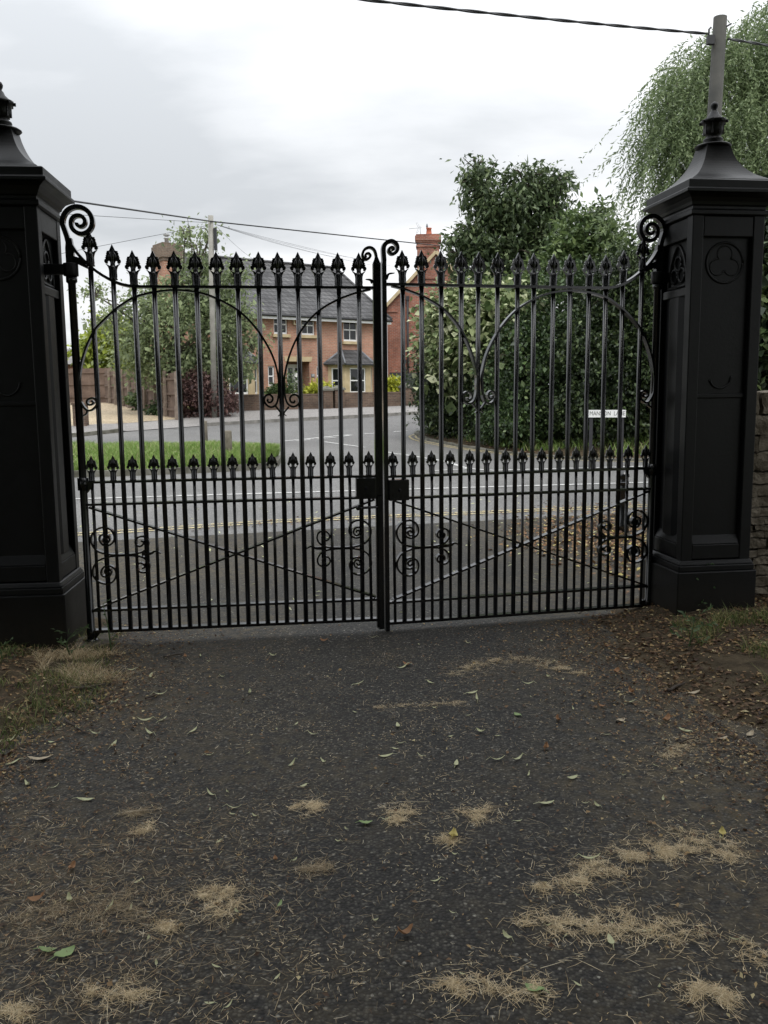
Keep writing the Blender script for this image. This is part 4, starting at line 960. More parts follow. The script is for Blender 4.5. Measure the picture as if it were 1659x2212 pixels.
def bollard(label, px, py, top, w):
    b = ground(px, py, .16); h = (py - top) / F * b[1]; m = MB()
    m.lathe([(w, -.2), (w, h * .5), (w * .97, h - .03), (w * .86, h - .005), (w * .5, h)], 10, a0=.3)
    return tag(m.build('wooden_bollard', MT['post'], None, (b[0], b[1], b[2])), label, 'bollard', 'wooden bollards on the grass verge')
bollard('taller nearer wooden bollard on the green grass verge', 494, 990, 930, .086)
bollard('smaller farther wooden bollard at the back of the grass verge', 442, 951, 909, .09)
b = ground(1344, 1150); bo = thing('iron_bollard', 'black iron bollard with ringed head behind the right gate leaf', 'bollard', tuple(b))
m = MB(); w = .062; m.lathe([(.075, 0), (.075, .10), (.062, .12), (.058, .48), (.064, .49), (.064, .51), (.056, .52), (.056, .56), (.063, .57), (.063, .585), (.056, .595), (.056, .63), (.066, .64), (.066, .665), (.052, .68), (.035, .71), (.01, .725)], 14); m.build('post', MT['gate'], bo)
m = MB(); m.lathe([(.0655, .50), (.0655, .508)], 14); m.lathe([(.0645, .574), (.0645, .581)], 14); m.build('collar_band', MT['lead'], bo)

# street name sign on two posts in front of the hedge
s0 = at(1270.5, 893, 17.6); s1 = at(1350.5, 894, 17.6); mid = (s0 + s1) / 2; wS = s1[0] - s0[0]; hS = .148
sg = thing('street_sign', 'white street name sign reading MANSION LANE on dark posts in front of the hedge', 'street sign', (mid[0], 17.6, zt(17.6)), 0)
zc = mid[2] - zt(17.6)
m = MB(); m.b2(-wS / 2, wS / 2, -.012, .0, zc - hS / 2, zc + hS / 2); pl = m.build('sign_plate', MT['sign_white'], sg); pl.rotation_euler = (0, R(.5), 0)
text_obj('lettering', 'MANSION  LANE', .118, MT['sign_black'], pl, (0, -.0145, zc + .002), (R(90), 0, 0), .001, .80, offset=-.0015)
for x in (-.30, .32):
    m = MB(); m.b2(x - .03, x + .03, .001, .05, -.3, zc + .06); m.build('sign_post', MT['fence_black'], sg)

# rubble stone wall joined to the right-hand pillar
rw = thing('stone_wall', 'rough rubble stone wall running away from the right gate pillar', 'wall', (2.45, 6.22, 0), R(6))
m = MB(); m.b2(-.02, 3.2, .04, .38, -.3, 1.36); m.build('wall_core', MT['mortar'], rw)
rd = random.Random(5); z = -.06; row = 0
bm = bmesh.new()
while z < 1.46:
    hh = rd.uniform(.045, .10) if z < .95 else rd.uniform(.11, .20); x = rd.uniform(-.06, .0)
    while x < 3.1:
        ww = rd.uniform(.10, .26); d = rd.uniform(-.03, .02)
        mt = Matrix.Translation((x + ww / 2, .10 + d, z + hh / 2)) @ Matrix.Rotation(rd.uniform(-.05, .05), 4, 'Y') @ Matrix.Rotation(rd.uniform(-.08, .08), 4, 'Z') @ Matrix.Diagonal((ww - .014, .20, hh - .012, 1))
        r_ = bmesh.ops.create_cube(bm, size=1, matrix=mt); x += ww
    z += hh
bmesh.ops.subdivide_edges(bm, edges=bm.edges[:], cuts=3, use_grid_fill=True)
for v in bm.verts:
    n_ = noise.noise_vector(v.co * 9.0) * .018 + noise.noise_vector(v.co * 28.0) * .007; v.co += n_
me = bpy.data.meshes.new('rubble_stones'); bm.to_mesh(me); bm.free(); link_mesh('rubble_stones', me, MT['rubble'], rw)
# ------------------------------------------------------------------ trees, hedges, shrubs
def tree(name, label, cat, base, trunk_h, r, blobs, per, sig, L, mat, seed, aspect=.5, group=None, shell=.5, extra=(), droop=.35, up=.8, bark='bark'):
    t = thing(name, label, cat, base, 0, group); b = Vector(base)
    m = MB(); top = Vector((0, 0, trunk_h)); m.tube([(0, 0, -.3), (.05, .03, trunk_h * .5), top], [r * 1.25, r, r * .8], 8)
    tips = [Vector((x, y, z)) - b for (x, y, z, *_r) in blobs]; limbs(m, top, tips, r * .6, r * .12, seed)
    rd = random.Random(seed)
    for (x, y, z, rx, ry, rz, n) in blobs:
        for _ in range(4):
            d = Vector((rd.gauss(0, 1), rd.gauss(0, 1), rd.gauss(.3, .8))).normalized(); c = Vector((x, y, z)) - b
            m.tube(catmull([c - Vector((0, 0, rz * .5)), c + Vector((d.x * rx * .5, d.y * ry * .5, d.z * rz * .5 + .1)), c + Vector((d.x * rx, d.y * ry, d.z * rz))], 3), list(np.linspace(r * .22, .012, 7)), 5)
    for P in extra: m.tube(catmull([Vector(p) - b for p in P], 4), list(np.linspace(r * .25, .01, (len(P) - 1) * 4 + 1)), 5)
    m.build('trunk', MT[bark], t)
    c = crown('crown', [(x - b.x, y - b.y, z - b.z, rx, ry, rz, n) for (x, y, z, rx, ry, rz, n) in blobs], per, sig, L, MT[mat], t, seed, aspect, droop, up, shell)
    return t
def bl(px, py, Y, rx, rz, n, ry=None):
    """a foliage ellipsoid centred on the ray through a photo point at depth Y; radii in photo pixels"""
    c = at(px, py, Y); k = Y / F; return (c[0], c[1], c[2], rx * k, (ry if ry else (rx + rz) / 2 * k), rz * k, n)

# tree in front of the house
gb = ground(395, 893); Yt = 35.6
tree('leafy_tree', 'mid-green leafy tree in front of the house, behind the utility pole', 'tree', (gb[0], Yt, zt(Yt)), 2.2, .16,
     [bl(400, 720, Yt, 118, 95, 330), bl(300, 745, Yt, 62, 70, 140), bl(482, 700, Yt, 58, 80, 150), bl(345, 650, Yt, 70, 44, 100), bl(445, 630, Yt, 60, 50, 100), bl(250, 690, Yt, 50, 34, 34), bl(205, 636, Yt, 26, 16, 11),
      bl(428, 545, Yt, 34, 40, 26), bl(400, 505, Yt, 18, 24, 12), bl(455, 505, Yt, 22, 20, 11), bl(425, 590, Yt, 40, 26, 26), bl(528, 690, Yt, 24, 50, 18), bl(545, 740, Yt, 26, 30, 16), bl(505, 600, Yt, 28, 40, 34), bl(390, 800, Yt, 105, 40, 150), bl(500, 790, Yt, 44, 34, 60)],
     15, .25, .155, 'front', 11, .55, extra=[[at(410, 640, Yt), at(415, 560, Yt), at(405, 470, Yt)], [at(425, 640, Yt), at(440, 560, Yt), at(460, 480, Yt)], [at(300, 690, Yt), at(240, 650, Yt), at(178, 640, Yt)]], shell=.35)
tree('yellow_tree', 'yellow-green tree behind the board fence at the far left', 'tree', (-14.6, 49.5, zt(49)), 2.0, .13,
     [bl(232, 715, 49.5, 32, 24, 34), bl(262, 740, 49.5, 30, 30, 34), bl(220, 765, 49.5, 38, 26, 40), bl(285, 775, 49.5, 30, 34, 36), bl(192, 755, 49.5, 22, 20, 18), bl(250, 795, 49.5, 34, 18, 22), bl(300, 735, 49.5, 30, 30, 24)],
     22, .32, .26, 'yellow_tree', 12, .75)
tree('dark_shrub', 'dark purple-leaved shrub at the foot of the utility pole', 'shrub', (*gp((440, 897))[0], zt(36)), .3, .06,
     [bl(432, 858, 34.4, 48, 46, 130), bl(475, 868, 34.4, 34, 38, 90), bl(412, 830, 34.4, 30, 30, 46), bl(455, 828, 34.4, 30, 24, 36), bl(400, 878, 34.4, 24, 28, 40)], 22, .17, .11, 'purple', 13, .5)
# golden and green shrubs of the front garden
def shrub(label, px, py, Y, rx, rz, mat, seed, name='golden_shrub', L=.12, n=90, more=()):
    tree(name, label, 'shrub', (*at(px, py, Y)[:2], zt(Y)), .25, .035, [bl(px, py, Y, rx, rz, n)] + list(more), 20, .12, L, mat, seed, .6)
shrub('golden yellow shrub spilling through the gap in the garden wall', 690, 852, 40.0, 28, 24, 'yellow_shrub', 14, more=[bl(716, 872, 39.4, 17, 26, 60), bl(668, 858, 40, 14, 16, 30)])
shrub('round golden shrub at the right end of the garden wall', 849, 836, 43.2, 18, 24, 'yellow_shrub', 15, n=90)
shrub('low yellow shrub beside the right-hand bay window', 842, 858, 42.6, 20, 9, 'yellow_shrub', 16, n=40)
shrub('green garden shrub left of the white front door', 600, 852, 40.6, 26, 18, 'garden', 17, 'garden_shrub')
wf = thing('flowering_shrub', 'loose shrub with white flowers in front of the white door', 'shrub', (*at(634, 866, 40.2)[:2], zt(40)))
crown('leaves', [(0, 0, 1.0, .36, .3, .75, 60)], 16, .13, .10, MT['garden'], wf, 18, .5); crown('blossom', [(.1, -.1, 1.35, .25, .2, .35, 9)], 7, .05, .09, MT['flower'], wf, 19, .9)
shrub('small green bush by the gravel drive fence', 300, 862, 39, 26, 14, 'garden', 20, 'garden_shrub', n=40)
shrub('low ivy clump at the foot of the board fence', 345, 885, 35.5, 22, 14, 'ivy', 21, 'ivy_clump', n=40)

# the hedge on the right-hand bank: several shrubs grown together
def hedge(label, blobs, mat, seed, L=.13, per=40, sig=.19, base=None, name='hedge', aspect=.62, droop=.4, up=.7):
    b = blobs[0]; tree(name, label, 'hedge', (b[0], b[1] + .3, zt(b[1]) + .3), .8, .09, blobs, per, sig, L, mat, seed, aspect, shell=.62, droop=droop, up=up)
hedge('ivy-clad hedge at the road corner, below the pale-leaved shrub', [bl(1000, 830, 26.2, 92, 120, 380, 1.3), bl(958, 900, 27, 34, 58, 130, 1.0), bl(948, 800, 27, 30, 80, 120, 1.0), bl(1085, 860, 25, 90, 92, 300, 1.2), bl(1020, 720, 26, 95, 85, 220, 1.3), bl(1120, 760, 25.2, 90, 110, 260, 1.2)], 'hedge', 31, .095)
hedge('pale yellow-green leaved shrub growing through the top of the hedge', [bl(1000, 690, 24.9, 80, 62, 125, .7), bl(1070, 660, 24.6, 84, 44, 115, .7), bl(950, 740, 25.3, 34, 62, 55, .6), bl(1120, 700, 24.0, 60, 50, 64, .6), bl(1060, 755, 24.0, 70, 50, 62, .6), bl(980, 800, 25.0, 40, 60, 40, .6)], 'pale', 32, .16, 15, .24, name='pale_shrub', aspect=.85, droop=.1, up=1.4)
hedge('green ivy mass in the middle of the hedge behind the right gate leaf', [bl(1170, 815, 23.2, 110, 128, 430, 1.3), bl(1160, 905, 22.8, 100, 42, 170, .9), bl(1230, 700, 23.2, 95, 110, 280, 1.3), bl(1105, 915, 23.6, 70, 38, 90, .9)], 'ivy', 33, .095)
hedge('dark shaded hedge behind the MANSION LANE sign', [bl(1310, 790, 21.9, 100, 140, 460, 1.2), bl(1390, 750, 21.6, 90, 180, 460, 1.2), bl(1350, 640, 22, 90, 90, 240, 1.2), bl(1265, 885, 21.9, 80, 46, 150, .9), bl(1350, 890, 21.7, 80, 46, 150, .9), bl(1460, 720, 21.8, 90, 190, 300, 1.2)], 'hedge', 34, .09)
hedge('dense greenery rising over the rubble stone wall', [bl(1640, 690, 11.0, 60, 190, 380), bl(1720, 640, 11.5, 90, 220, 300)], 'hedge', 35, .12, 24, .15)
# tall tree, bush tree and willow above the hedge
Yc = 28
tree('tall_tree', 'tall dark green tree standing above the hedge right of the old chimney', 'tree', (4.6, Yc, zt(Yc) + .4), 3.4, .22,
     [bl(1035, 405, Yc, 38, 44, 52), bl(1030, 365, Yc, 26, 20, 18), bl(1085, 450, Yc, 66, 48, 96), bl(1135, 395, Yc, 46, 36, 52), bl(1180, 410, Yc, 40, 42, 46), bl(1215, 395, Yc, 18, 18, 10), bl(1150, 465, Yc, 62, 50, 86), bl(1060, 515, Yc, 72, 34, 100), bl(1010, 515, Yc, 36, 26, 34), bl(990, 550, Yc, 26, 22, 24), bl(1090, 550, Yc, 84, 38, 130), bl(1185, 520, Yc, 52, 46, 70), bl(1060, 600, Yc, 86, 46, 130), bl(1190, 460, Yc, 36, 32, 32), bl(1200, 580, Yc, 60, 50, 80)],
     17, .20, .17, 'cherry', 41, .42, droop=.9, up=.5, shell=.4, extra=[[at(1070, 470, Yc), at(1050, 395, Yc), at(1075, 345, Yc)], [at(1060, 520, Yc), at(1000, 490, Yc), at(965, 520, Yc)], [at(1130, 440, Yc), at(1160, 375, Yc), at(1210, 370, Yc)], [at(1060, 470, Yc), at(1035, 380, Yc), at(1000, 340, Yc)]])
tree('bushy_tree', 'mid-green bushy tree between the tall dark tree and the willow', 'tree', (6.4, 25.5, zt(25) + .4), 2.4, .12,
     [bl(1270, 510, 25.5, 62, 56, 100), bl(1300, 565, 25.2, 70, 60, 120), bl(1235, 580, 25.2, 60, 66, 110), bl(1290, 470, 25.5, 34, 22, 24), bl(1345, 600, 25, 46, 50, 64), bl(1180, 610, 25.2, 56, 48, 70)], 20, .2, .15, 'bush', 42, .5)
wl = thing('willow_tree', 'large weeping willow with hanging pale green strands behind the right pole', 'tree', (8.6, 21.5, zt(21) + .2))
wb = np.array([8.6, 21.5, zt(21) + .2]); g = np.random.default_rng(43)
heads = [bl(1440, 235, 20.5, 34, 54, 0), bl(1462, 190, 20.5, 34, 34, 0), bl(1510, 185, 20.8, 56, 60, 0), bl(1530, 160, 21, 80, 80, 0), bl(1600, 150, 21, 90, 100, 0), bl(1660, 130, 21, 90, 110, 0), bl(1720, 160, 21.3, 90, 120, 0), bl(1418, 320, 20.3, 30, 60, 0), bl(1475, 320, 20.3, 60, 90, 0), bl(1560, 300, 20.3, 100, 100, 0), bl(1670, 320, 20.3, 100, 120, 0), bl(1450, 420, 20.2, 36, 60, 0), bl(1510, 440, 20.2, 70, 80, 0), bl(1600, 440, 20.2, 100, 90, 0), bl(1700, 60, 21, 70, 70, 0)]
m = MB(); m.tube([(0, 0, -.4), (.1, .05, 1.8), (0, 0, 3.2)], [.38, .30, .26], 9); limbs(m, (0, 0, 3.2), [np.array(h[:3]) - wb + np.array([0, 0, h[5] * .3]) for h in heads], .16, .02, 43, .55)
m.build('trunk', MT['bark'], wl)
Ps, Ts, Ns, Ls = [], [], [], []
for (x, y, z, rx, ry, rz, _n) in heads:
    for _ in range(int(125 * rx * rz / .6) + 30):
        d = g.normal(size=3); d /= np.linalg.norm(d); d[2] = abs(d[2]) * .9 + .05
        p = np.array([x, y, z]) + d * np.array([rx, ry, rz]) * g.uniform(.55, 1.05)
        out = np.array([d[0], d[1], 0]) * .5; ln = g.uniform(.7, 2.6); k = int(ln / .06)
        v = out * g.uniform(.3, .9) + np.array([0, 0, .28]); q = p - wb; wob = np.array([g.normal() - .3, g.normal(), 0])
        for j in range(k):
            v = v * .88 + wob * .05 + np.array([g.normal() * .06, g.normal() * .06, -.14]); q = q + v / (np.linalg.norm(v) + 1e-6) * .06
            Ps.append(q.copy()); Ts.append(v + g.normal(size=3) * np.array([.5, .5, .3]) * np.linalg.norm(v) * 1.5); Ns.append(g.normal(size=3)); Ls.append(g.uniform(.08, .15))
Ps = np.array(Ps); Ls = np.array(Ls); leaf_mesh('hanging_foliage', Ps, np.array(Ts), np.array(Ns), Ls, Ls * .27, MT['willow'], wl)
print('willow leaves', len(Ps))
# big trees over the drive (behind and beside the viewpoint) that put the near ground and gates in shade
for i, (x, y, lab, bb) in enumerate([(-5.6, -.5, 'large spreading tree shading the left side of the drive', [(-3.6, .8, 6.4, 3.2, 3.0, 1.7, 95), (-1.2, 2.0, 7.2, 2.8, 2.4, 1.3, 60), (-5.2, 2.6, 6.6, 3.0, 2.4, 1.6, 70), (-3.0, -3.2, 6.0, 4.0, 3.4, 2.2, 150)]),
                               (5.4, -.8, 'large spreading tree shading the right side of the drive', [(3.4, .6, 6.6, 3.2, 3.0, 1.7, 95), (1.4, 2.0, 7.4, 2.8, 2.4, 1.3, 60), (5.4, 2.8, 6.8, 3.0, 2.4, 1.6, 75), (3.0, -3.4, 6.0, 4.0, 3.4, 2.2, 150), (7.2, 5.0, 7.6, 2.4, 2.2, 1.6, 40)])]):
    tree('overhanging_tree', lab, 'tree', (x, y, 0), 4.2, .32, bb, 18, .42, .34, 'canopy', 50 + i, .6, 'trees over the drive', shell=.3)
tree('overhanging_tree', 'unseen dense trees added behind the viewpoint to darken the pillar fronts', 'tree', (1.0, -12, 0), 3, .3, [(-6, -10, 4.0, 4.0, 2, 4.4, 330), (0, -13, 4.8, 4.2, 2, 5.0, 380), (6, -10, 4.0, 4.0, 2, 4.4, 330)], 18, .45, .40, 'canopy', 53, .6, 'trees over the drive', shell=.3)  # unseen trees, added so the pillar fronts reflect something dark

# ------------------------------------------------------------------ grass, weeds, litter
def blades(name, P, H, Wd, mat, label, seed, lean=.35, cat='grass'):
    g = np.random.default_rng(seed); n = len(P); a = g.uniform(0, 2 * math.pi, n); side = np.stack([np.cos(a), np.sin(a), np.zeros(n)], 1) * (Wd * g.uniform(.6, 1.3, n))[:, None]
    H = H * g.uniform(.5, 1.35, n); ln = g.normal(size=(n, 2)) * lean * H[:, None]
    mid = P + np.stack([ln[:, 0] * .3, ln[:, 1] * .3, H * .6], 1); tip = P + np.stack([ln[:, 0], ln[:, 1], H], 1)
    V = np.stack([P - side, P + side, mid + side * .7, mid - side * .7, tip], 1).reshape(-1, 3); b = np.arange(n)[:, None] * 5
    Fi = np.concatenate([b + np.array([[0, 1, 2]]), b + np.array([[0, 2, 3]]), b + np.array([[3, 2, 4]])], 1).reshape(-1, 3)
    return tag(fast_mesh(name, V, Fi, mat), label, cat, kind='stuff')
def on_strip(A, B, n, hfun, g, tp=1.0, t0=0.0, t1=1.0):
    A = resample(np.array(A), 200); B = resample(np.array(B), 200); s = g.uniform(0, 199, n); i = s.astype(int).clip(0, 198); f = (s - i)[:, None]
    a = A[i] * (1 - f) + A[i + 1] * f; b = B[i] * (1 - f) + B[i + 1] * f; t = t0 + (t1 - t0) * g.uniform(0, 1, n) ** tp; p = a * (1 - t[:, None]) + b * t[:, None]
    z = np.interp(p[:, 1], ZX, ZY) + np.array([hfun(x, 0) for x in t]); return np.stack([p[:, 0], p[:, 1], z], 1)
g = np.random.default_rng(61)
vi = [i for i, p in enumerate(NEAR) if p[0] > -16]; NV, FV = NEAR[vi[0]:], FARS[vi[0]:]
P = on_strip(NV, FV, 75000, lambda t, s: VERGE_H(t) - .01, g)
P = P[np.array([noise.fractal(Vector((p[0] * 1.1, p[1] * 1.1, 2)), 1, 2, 3) > -.45 + .5 * g.uniform() - .35 for p in P])]
blades('verge_grass', P, .10 + .09 * np.array([max(0, .55 + noise.fractal(Vector((p[0] * .8, p[1] * .8, 7)), 1, 2, 3)) for p in P]), .009, MT['blade'], 'bright green uncut grass on the verge behind the left gate leaf', 62, .55)
P = on_strip(BK, BKB, 26000, lambda t, s: .03 + .55 * sm(t * 1.6) - .01, g, 1.0, .07, .5); P = P[P[:, 1] < 29]
keep = np.array([noise.noise(Vector((p[0] * .9, p[1] * .9, 5))) > -.12 for p in P])
blades('bank_grass', P[keep], .22, .012, MT['blade'], 'green grass and weeds on the bank under the hedge', 63, .6)
def bed_z(x, y, left):
    E_ = np.array(catmull(EDGE_L if left else EDGE_R, 6)); ex = np.interp(-y, -E_[:, 1], E_[:, 0]); k = (ex - x) if left else (x - ex)
    nz = noise.fractal(Vector((x * 3.1, y * 3.1, 1.7 if left else 8.2)), 1.0, 2.0, 5)
    return -.018 + (.08 if left else .12) * sm(k / .9) + .012 * sm(k / .3) + .022 * nz, k
def scatter_bed(n, left, ymin, ymax, kmin, kmax, g, thr, sc, sd):
    out = []
    E_ = np.array(catmull(EDGE_L if left else EDGE_R, 6))
    for _ in range(n):
        y = g.uniform(ymin, ymax); k = g.uniform(kmin, kmax); ex = np.interp(-y, -E_[:, 1], E_[:, 0]); x = ex - k if left else ex + k
        if noise.noise(Vector((x * sc, y * sc, sd))) < thr: continue
        out.append((x, y, bed_z(x, y, left)[0] - .006))
    return np.array(out)
blades('rough_grass', scatter_bed(16000, True, 2.8, 5.9, .06, 2.2, g, -.12, 2.6, 4.0), .05, .0026, MT['blade_dull'], 'rough green grass beside the left pillar base', 64, .9)
blades('rough_grass', scatter_bed(4200, True, 4.75, 5.35, -.03, .5, g, -.05, 3.0, 9.0), .05, .0013, MT['straw'], 'yellowed dry grass at the driveway edge near the left pillar', 65, 1.5)
blades('rough_grass', scatter_bed(15000, False, 2.8, 5.7, .55, 2.4, g, .06, 1.9, 3.0), .075, .0026, MT['blade_dull'], 'patchy rough grass on the right-hand bank', 66, .9)

def straw(name, P, L, Wd, mat, label, seed, lift=.012, flat=.25):
    """thin bent slivers lying on the ground"""
    g = np.random.default_rng(seed); n = len(P); a = g.uniform(0, 2 * math.pi, n); d = np.stack([np.cos(a), np.sin(a), g.normal(size=n) * flat], 1); L = (L * g.lognormal(0, .45, n))[:, None]
    sd = np.stack([-np.sin(a), np.cos(a), np.zeros(n)], 1) * Wd * g.uniform(.6, 1.5, n)[:, None]; bend = np.stack([-np.sin(a), np.cos(a), np.abs(g.normal(size=n)) * .5], 1) * L * g.normal(size=n)[:, None] * .08
    A = P - d * L * .5; C = P + d * L * .5; B = P + bend; z0 = P[:, 2:3] + .002
    for q in (A, B, C): q[:, 2:3] = np.maximum(q[:, 2:3], z0) + g.uniform(0, lift, n)[:, None] * .5
    V = np.stack([A - sd, A + sd, B - sd, B + sd, C - sd * .5, C + sd * .5], 1).reshape(-1, 3); b = np.arange(n)[:, None] * 6
    Fi = np.concatenate([b + np.array([q]) for q in ([0, 1, 3], [0, 3, 2], [2, 3, 5], [2, 5, 4])], 1).reshape(-1, 3)
    return tag(fast_mesh(name, V, Fi, mat), label, 'grass clippings', kind='stuff')
def drive_pts(n, y0, y1, x0, x1, g, thr, sc, sd, pw=1.0):
    out = []
    while len(out) < n:
        y = y0 + (y1 - y0) * g.uniform() ** pw; x = g.uniform(x0, x1)
        if noise.fractal(Vector((x * sc, y * sc, sd)), 1, 2, 4) < thr + g.normal() * .22: continue
        out.append((x, y, .006))
    return np.array(out)
straw('grass_clippings', drive_pts(7000, 1.6, 5.4, -1.9, 1.9, g, .14, 1.5, 2.0, 1.2), .026, .0006, MT['straw_thin'], 'thin dry grass clippings scattered over the dark driveway', 71)
straw('grass_clippings', np.array([(x, y, .006) for x, y in zip(g.normal(-.95, .35, 2600), g.normal(2.55, .35, 2600))]), .034, .0007, MT['straw_thin'], 'loose brown clippings at the near left of the driveway', 72)
straw('grass_clippings', drive_pts(9000, 1.7, 5.9, -1.95, 1.95, g, .16, 2.6, 12.0, 1.25), .011, .0008, MT['straw'], 'tiny bright chaff and grass seed flecks over the tarmac', 73, .004)
straw('grass_clippings', np.array([(x, y, .006) for x, y in zip(g.normal(-1.1, .45, 4200), g.normal(2.75, .5, 4200))]), .016, .0008, MT['litter'], 'reddish-brown needles lying at the near left of the driveway', 74)
# windrows and tufts of straw, each a heap of its own
def clump(label, path, w, n, seed, L=.034, hgt=.004, mat='straw', cat='straw heap', name='straw_heap'):
    g = np.random.default_rng(seed); Q = gp(*path); Q = resample(np.array(Q if len(Q) > 1 else [Q[0], (Q[0][0] + .012, Q[0][1])]), 60)
    i = g.integers(0, 60, n); wd = w * (1 - .55 * np.abs(np.linspace(-1, 1, 60))[i] ** 2) if len(path) > 1 else w
    off = g.standard_t(2.4, size=(n, 2)) * np.stack([np.broadcast_to(wd, n)] * 2, 1) * .36; p = Q[i] + off
    keep = np.array([noise.fractal(Vector((a * 16, b * 22, seed)), 1, 2, 3) for a, b in p]) + g.normal(size=n) * .16 > .02; keep &= np.linalg.norm(off, axis=1) < w * 2.2
    p, off, n = p[keep], off[keep], int(keep.sum())
    r = np.linalg.norm(off, axis=1) / (w * .5); z = .006 + hgt * np.exp(-r * r * .8) * g.uniform(0, 1, n)
    return straw('grass_clippings', np.stack([p[:, 0], p[:, 1], z], 1), L, .00055, MT[mat], label, seed + 900, .004, .10)
HEAPS = [('long pale heap of dry clippings near the bottom right', [(1262, 1895), (1330, 1868), (1400, 1848), (1450, 1842)], .10, 1500),
         ('pale straw swathe at the right driveway edge', [(1440, 1850), (1500, 1815), (1560, 1830), (1580, 1860)], .12, 1300),
         ('thin tail of straw left of the long pale heap', [(1155, 1925), (1200, 1918), (1262, 1905)], .06, 500),
         ('broad low drift of straw across the near right', [(1140, 2000), (1230, 2010), (1330, 2000), (1420, 2010), (1510, 2020)], .115, 2200),
         ('curved line of tan clippings in front of the right gate leaf', [(975, 1460), (1040, 1436), (1110, 1425), (1170, 1436), (1260, 1458)], .10, 1500),
         ('straw tuft at the bottom left of the driveway', [(268, 2150)], .075, 520), ('small tuft next to the bottom left heap', [(185, 2150)], .035, 130),
         ('upper of two joined tufts left of centre', [(432, 1942), (478, 1928), (520, 1928)], .055, 460), ('lower of two joined tufts left of centre', [(478, 1962)], .065, 380),
         ('tuft of straw left of the two joined tufts', [(355, 2008)], .055, 300), ('straw drift right of centre below the gate', [(640, 1752), (690, 1742)], .06, 420),
         ('brownish straw wisp left of the centre line', [(275, 1760), (330, 1752)], .06, 360), ('slanting straw wisp near the left', [(285, 1812), (335, 1782)], .045, 280),
         ('centre tuft of straw in the middle distance', [(870, 1752), (860, 1775)], .08, 520), ('tuft of straw right of the centre tuft', [(1000, 1770), (1060, 1755)], .075, 560),
         ('dark matted tuft in the middle of the driveway', [(650, 1880), (710, 1880)], .07, 460), ('small straw star beside the bright yellow leaf', [(965, 1818)], .045, 240),
         ('straw tuft at the bottom right corner', [(1500, 2150), (1560, 2158)], .09, 800), ('straw tuft near the bottom centre', [(975, 2140)], .06, 300), ('wide straw scatter near the bottom edge right of centre', [(1040, 2120), (1160, 2150)], .11, 620),
         ('tan tuft near the right gate leaf foot', [(1000, 1520), (810, 1532)], .06, 260), ('straw tuft in the bottom left corner', [(10, 2185), (70, 2195)], .07, 300), ('straw patch left of the two tufts by the left edge', [(60, 1985), (180, 1972), (300, 1960)], .16, 1200),
         ('straw wisp at the right edge of the driveway', [(1610, 2060), (1650, 2070)], .06, 320), ('straw wisp below the right soil border', [(1440, 1640), (1500, 1600)], .09, 420)]
for i, (lab, path, w, n) in enumerate(HEAPS): clump(lab, path, w * 1.0, int(n * 1.5), 200 + i, mat='straw_thin' if 'brown' in lab or 'dark' in lab or 'patch' in lab else 'straw')

# leaf litter: a carpet on the borders and beyond the right gate leaf
def litter(P, L, mat, label, seed, name='leaf_litter', asp=.5):
    g = np.random.default_rng(seed); n = len(P); T = g.normal(size=(n, 3)) * np.array([1, 1, .22]); Nn = g.normal(size=(n, 3)) * .32 + np.array([0, 0, 1]); sz = L * g.uniform(.5, 1.5, n)
    return tag(leaf_mesh(name, P, T, Nn, sz, sz * asp * g.uniform(.6, 1.4, n), mat, None, .25), label, 'leaf litter', kind='stuff')
P = scatter_bed(15000, False, 2.9, 6.3, -.10, 2.2, g, -.2, 1.4, 6.0); P[:, 2] += .010
litter(P, .029, MT['litter'], 'brown dead leaves carpeting the right-hand border', 81)
P = scatter_bed(6000, True, 2.8, 5.6, -.12, 1.6, g, -.2, 1.4, 6.0); P[:, 2] += .022
litter(P, .026, MT['litter'], 'brown dead leaves on the left-hand border', 82)
P = np.array([(x, y, .010) for x, y in zip(g.normal(2.6, .75, 4200), g.normal(9.2, 1.25, 4200)) if x > 1.2 + .35 * abs(y - 9.6) + g.normal() * .25])
litter(P, .05, MT['litter'], 'fallen leaves drifted on the road behind the right gate leaf', 83)
litter(P[::3] + np.array([.02, .03, .004]), .045, MT['leaf_brown'], 'orange-brown leaves among the drift behind the right gate leaf', 89)
litter(P[1::7] + np.array([.01, -.02, .004]), .04, MT['leaf_yellow'], 'yellow leaves among the drift behind the right gate leaf', 90)
P = np.array([(x, y, .010) for x, y in zip(g.uniform(-5, 4, 420), g.uniform(6.2, 13.5, 420))])
litter(P, .055, MT['leaf_pale'], 'pale leaves and seed wings strewn over the road behind the gate', 84, asp=.3)
P = np.array([(x, .30 * x + 11.08 + g.normal() * .16 + .2, .012) for x in g.uniform(-5, 4, 700)])
litter(P, .04, MT['litter'], 'leaf scraps gathered along the double yellow lines', 85, asp=.4)
E1 = np.array(catmull(EDGE_L, 6)); E2 = np.array(catmull(EDGE_R, 6)); ed = []
for _ in range(9500):
    y = g.uniform(2.0, 6.0); k = g.exponential(.24) * (1 if g.uniform() < .8 else 2.2) - .12
    ed.append((np.interp(-y, -E1[:, 1], E1[:, 0]) + k, y, .012) if g.uniform() < .42 else (np.interp(-y, -E2[:, 1], E2[:, 0]) - k, y, .012))
litter(np.array(ed), .017, MT['litter'], 'crumbled brown leaves and soil crumbs feathering onto the driveway edges', 88, asp=.55)
def fleck_pts(n):
    return np.array([(g.uniform(-1.7, 1.7), 1.8 + 4.2 * g.uniform() ** 1.2, .009) for _ in range(n)])
litter(fleck_pts(520), .014, MT['litter'], 'small brown leaf scraps over the driveway', 86, asp=.5)
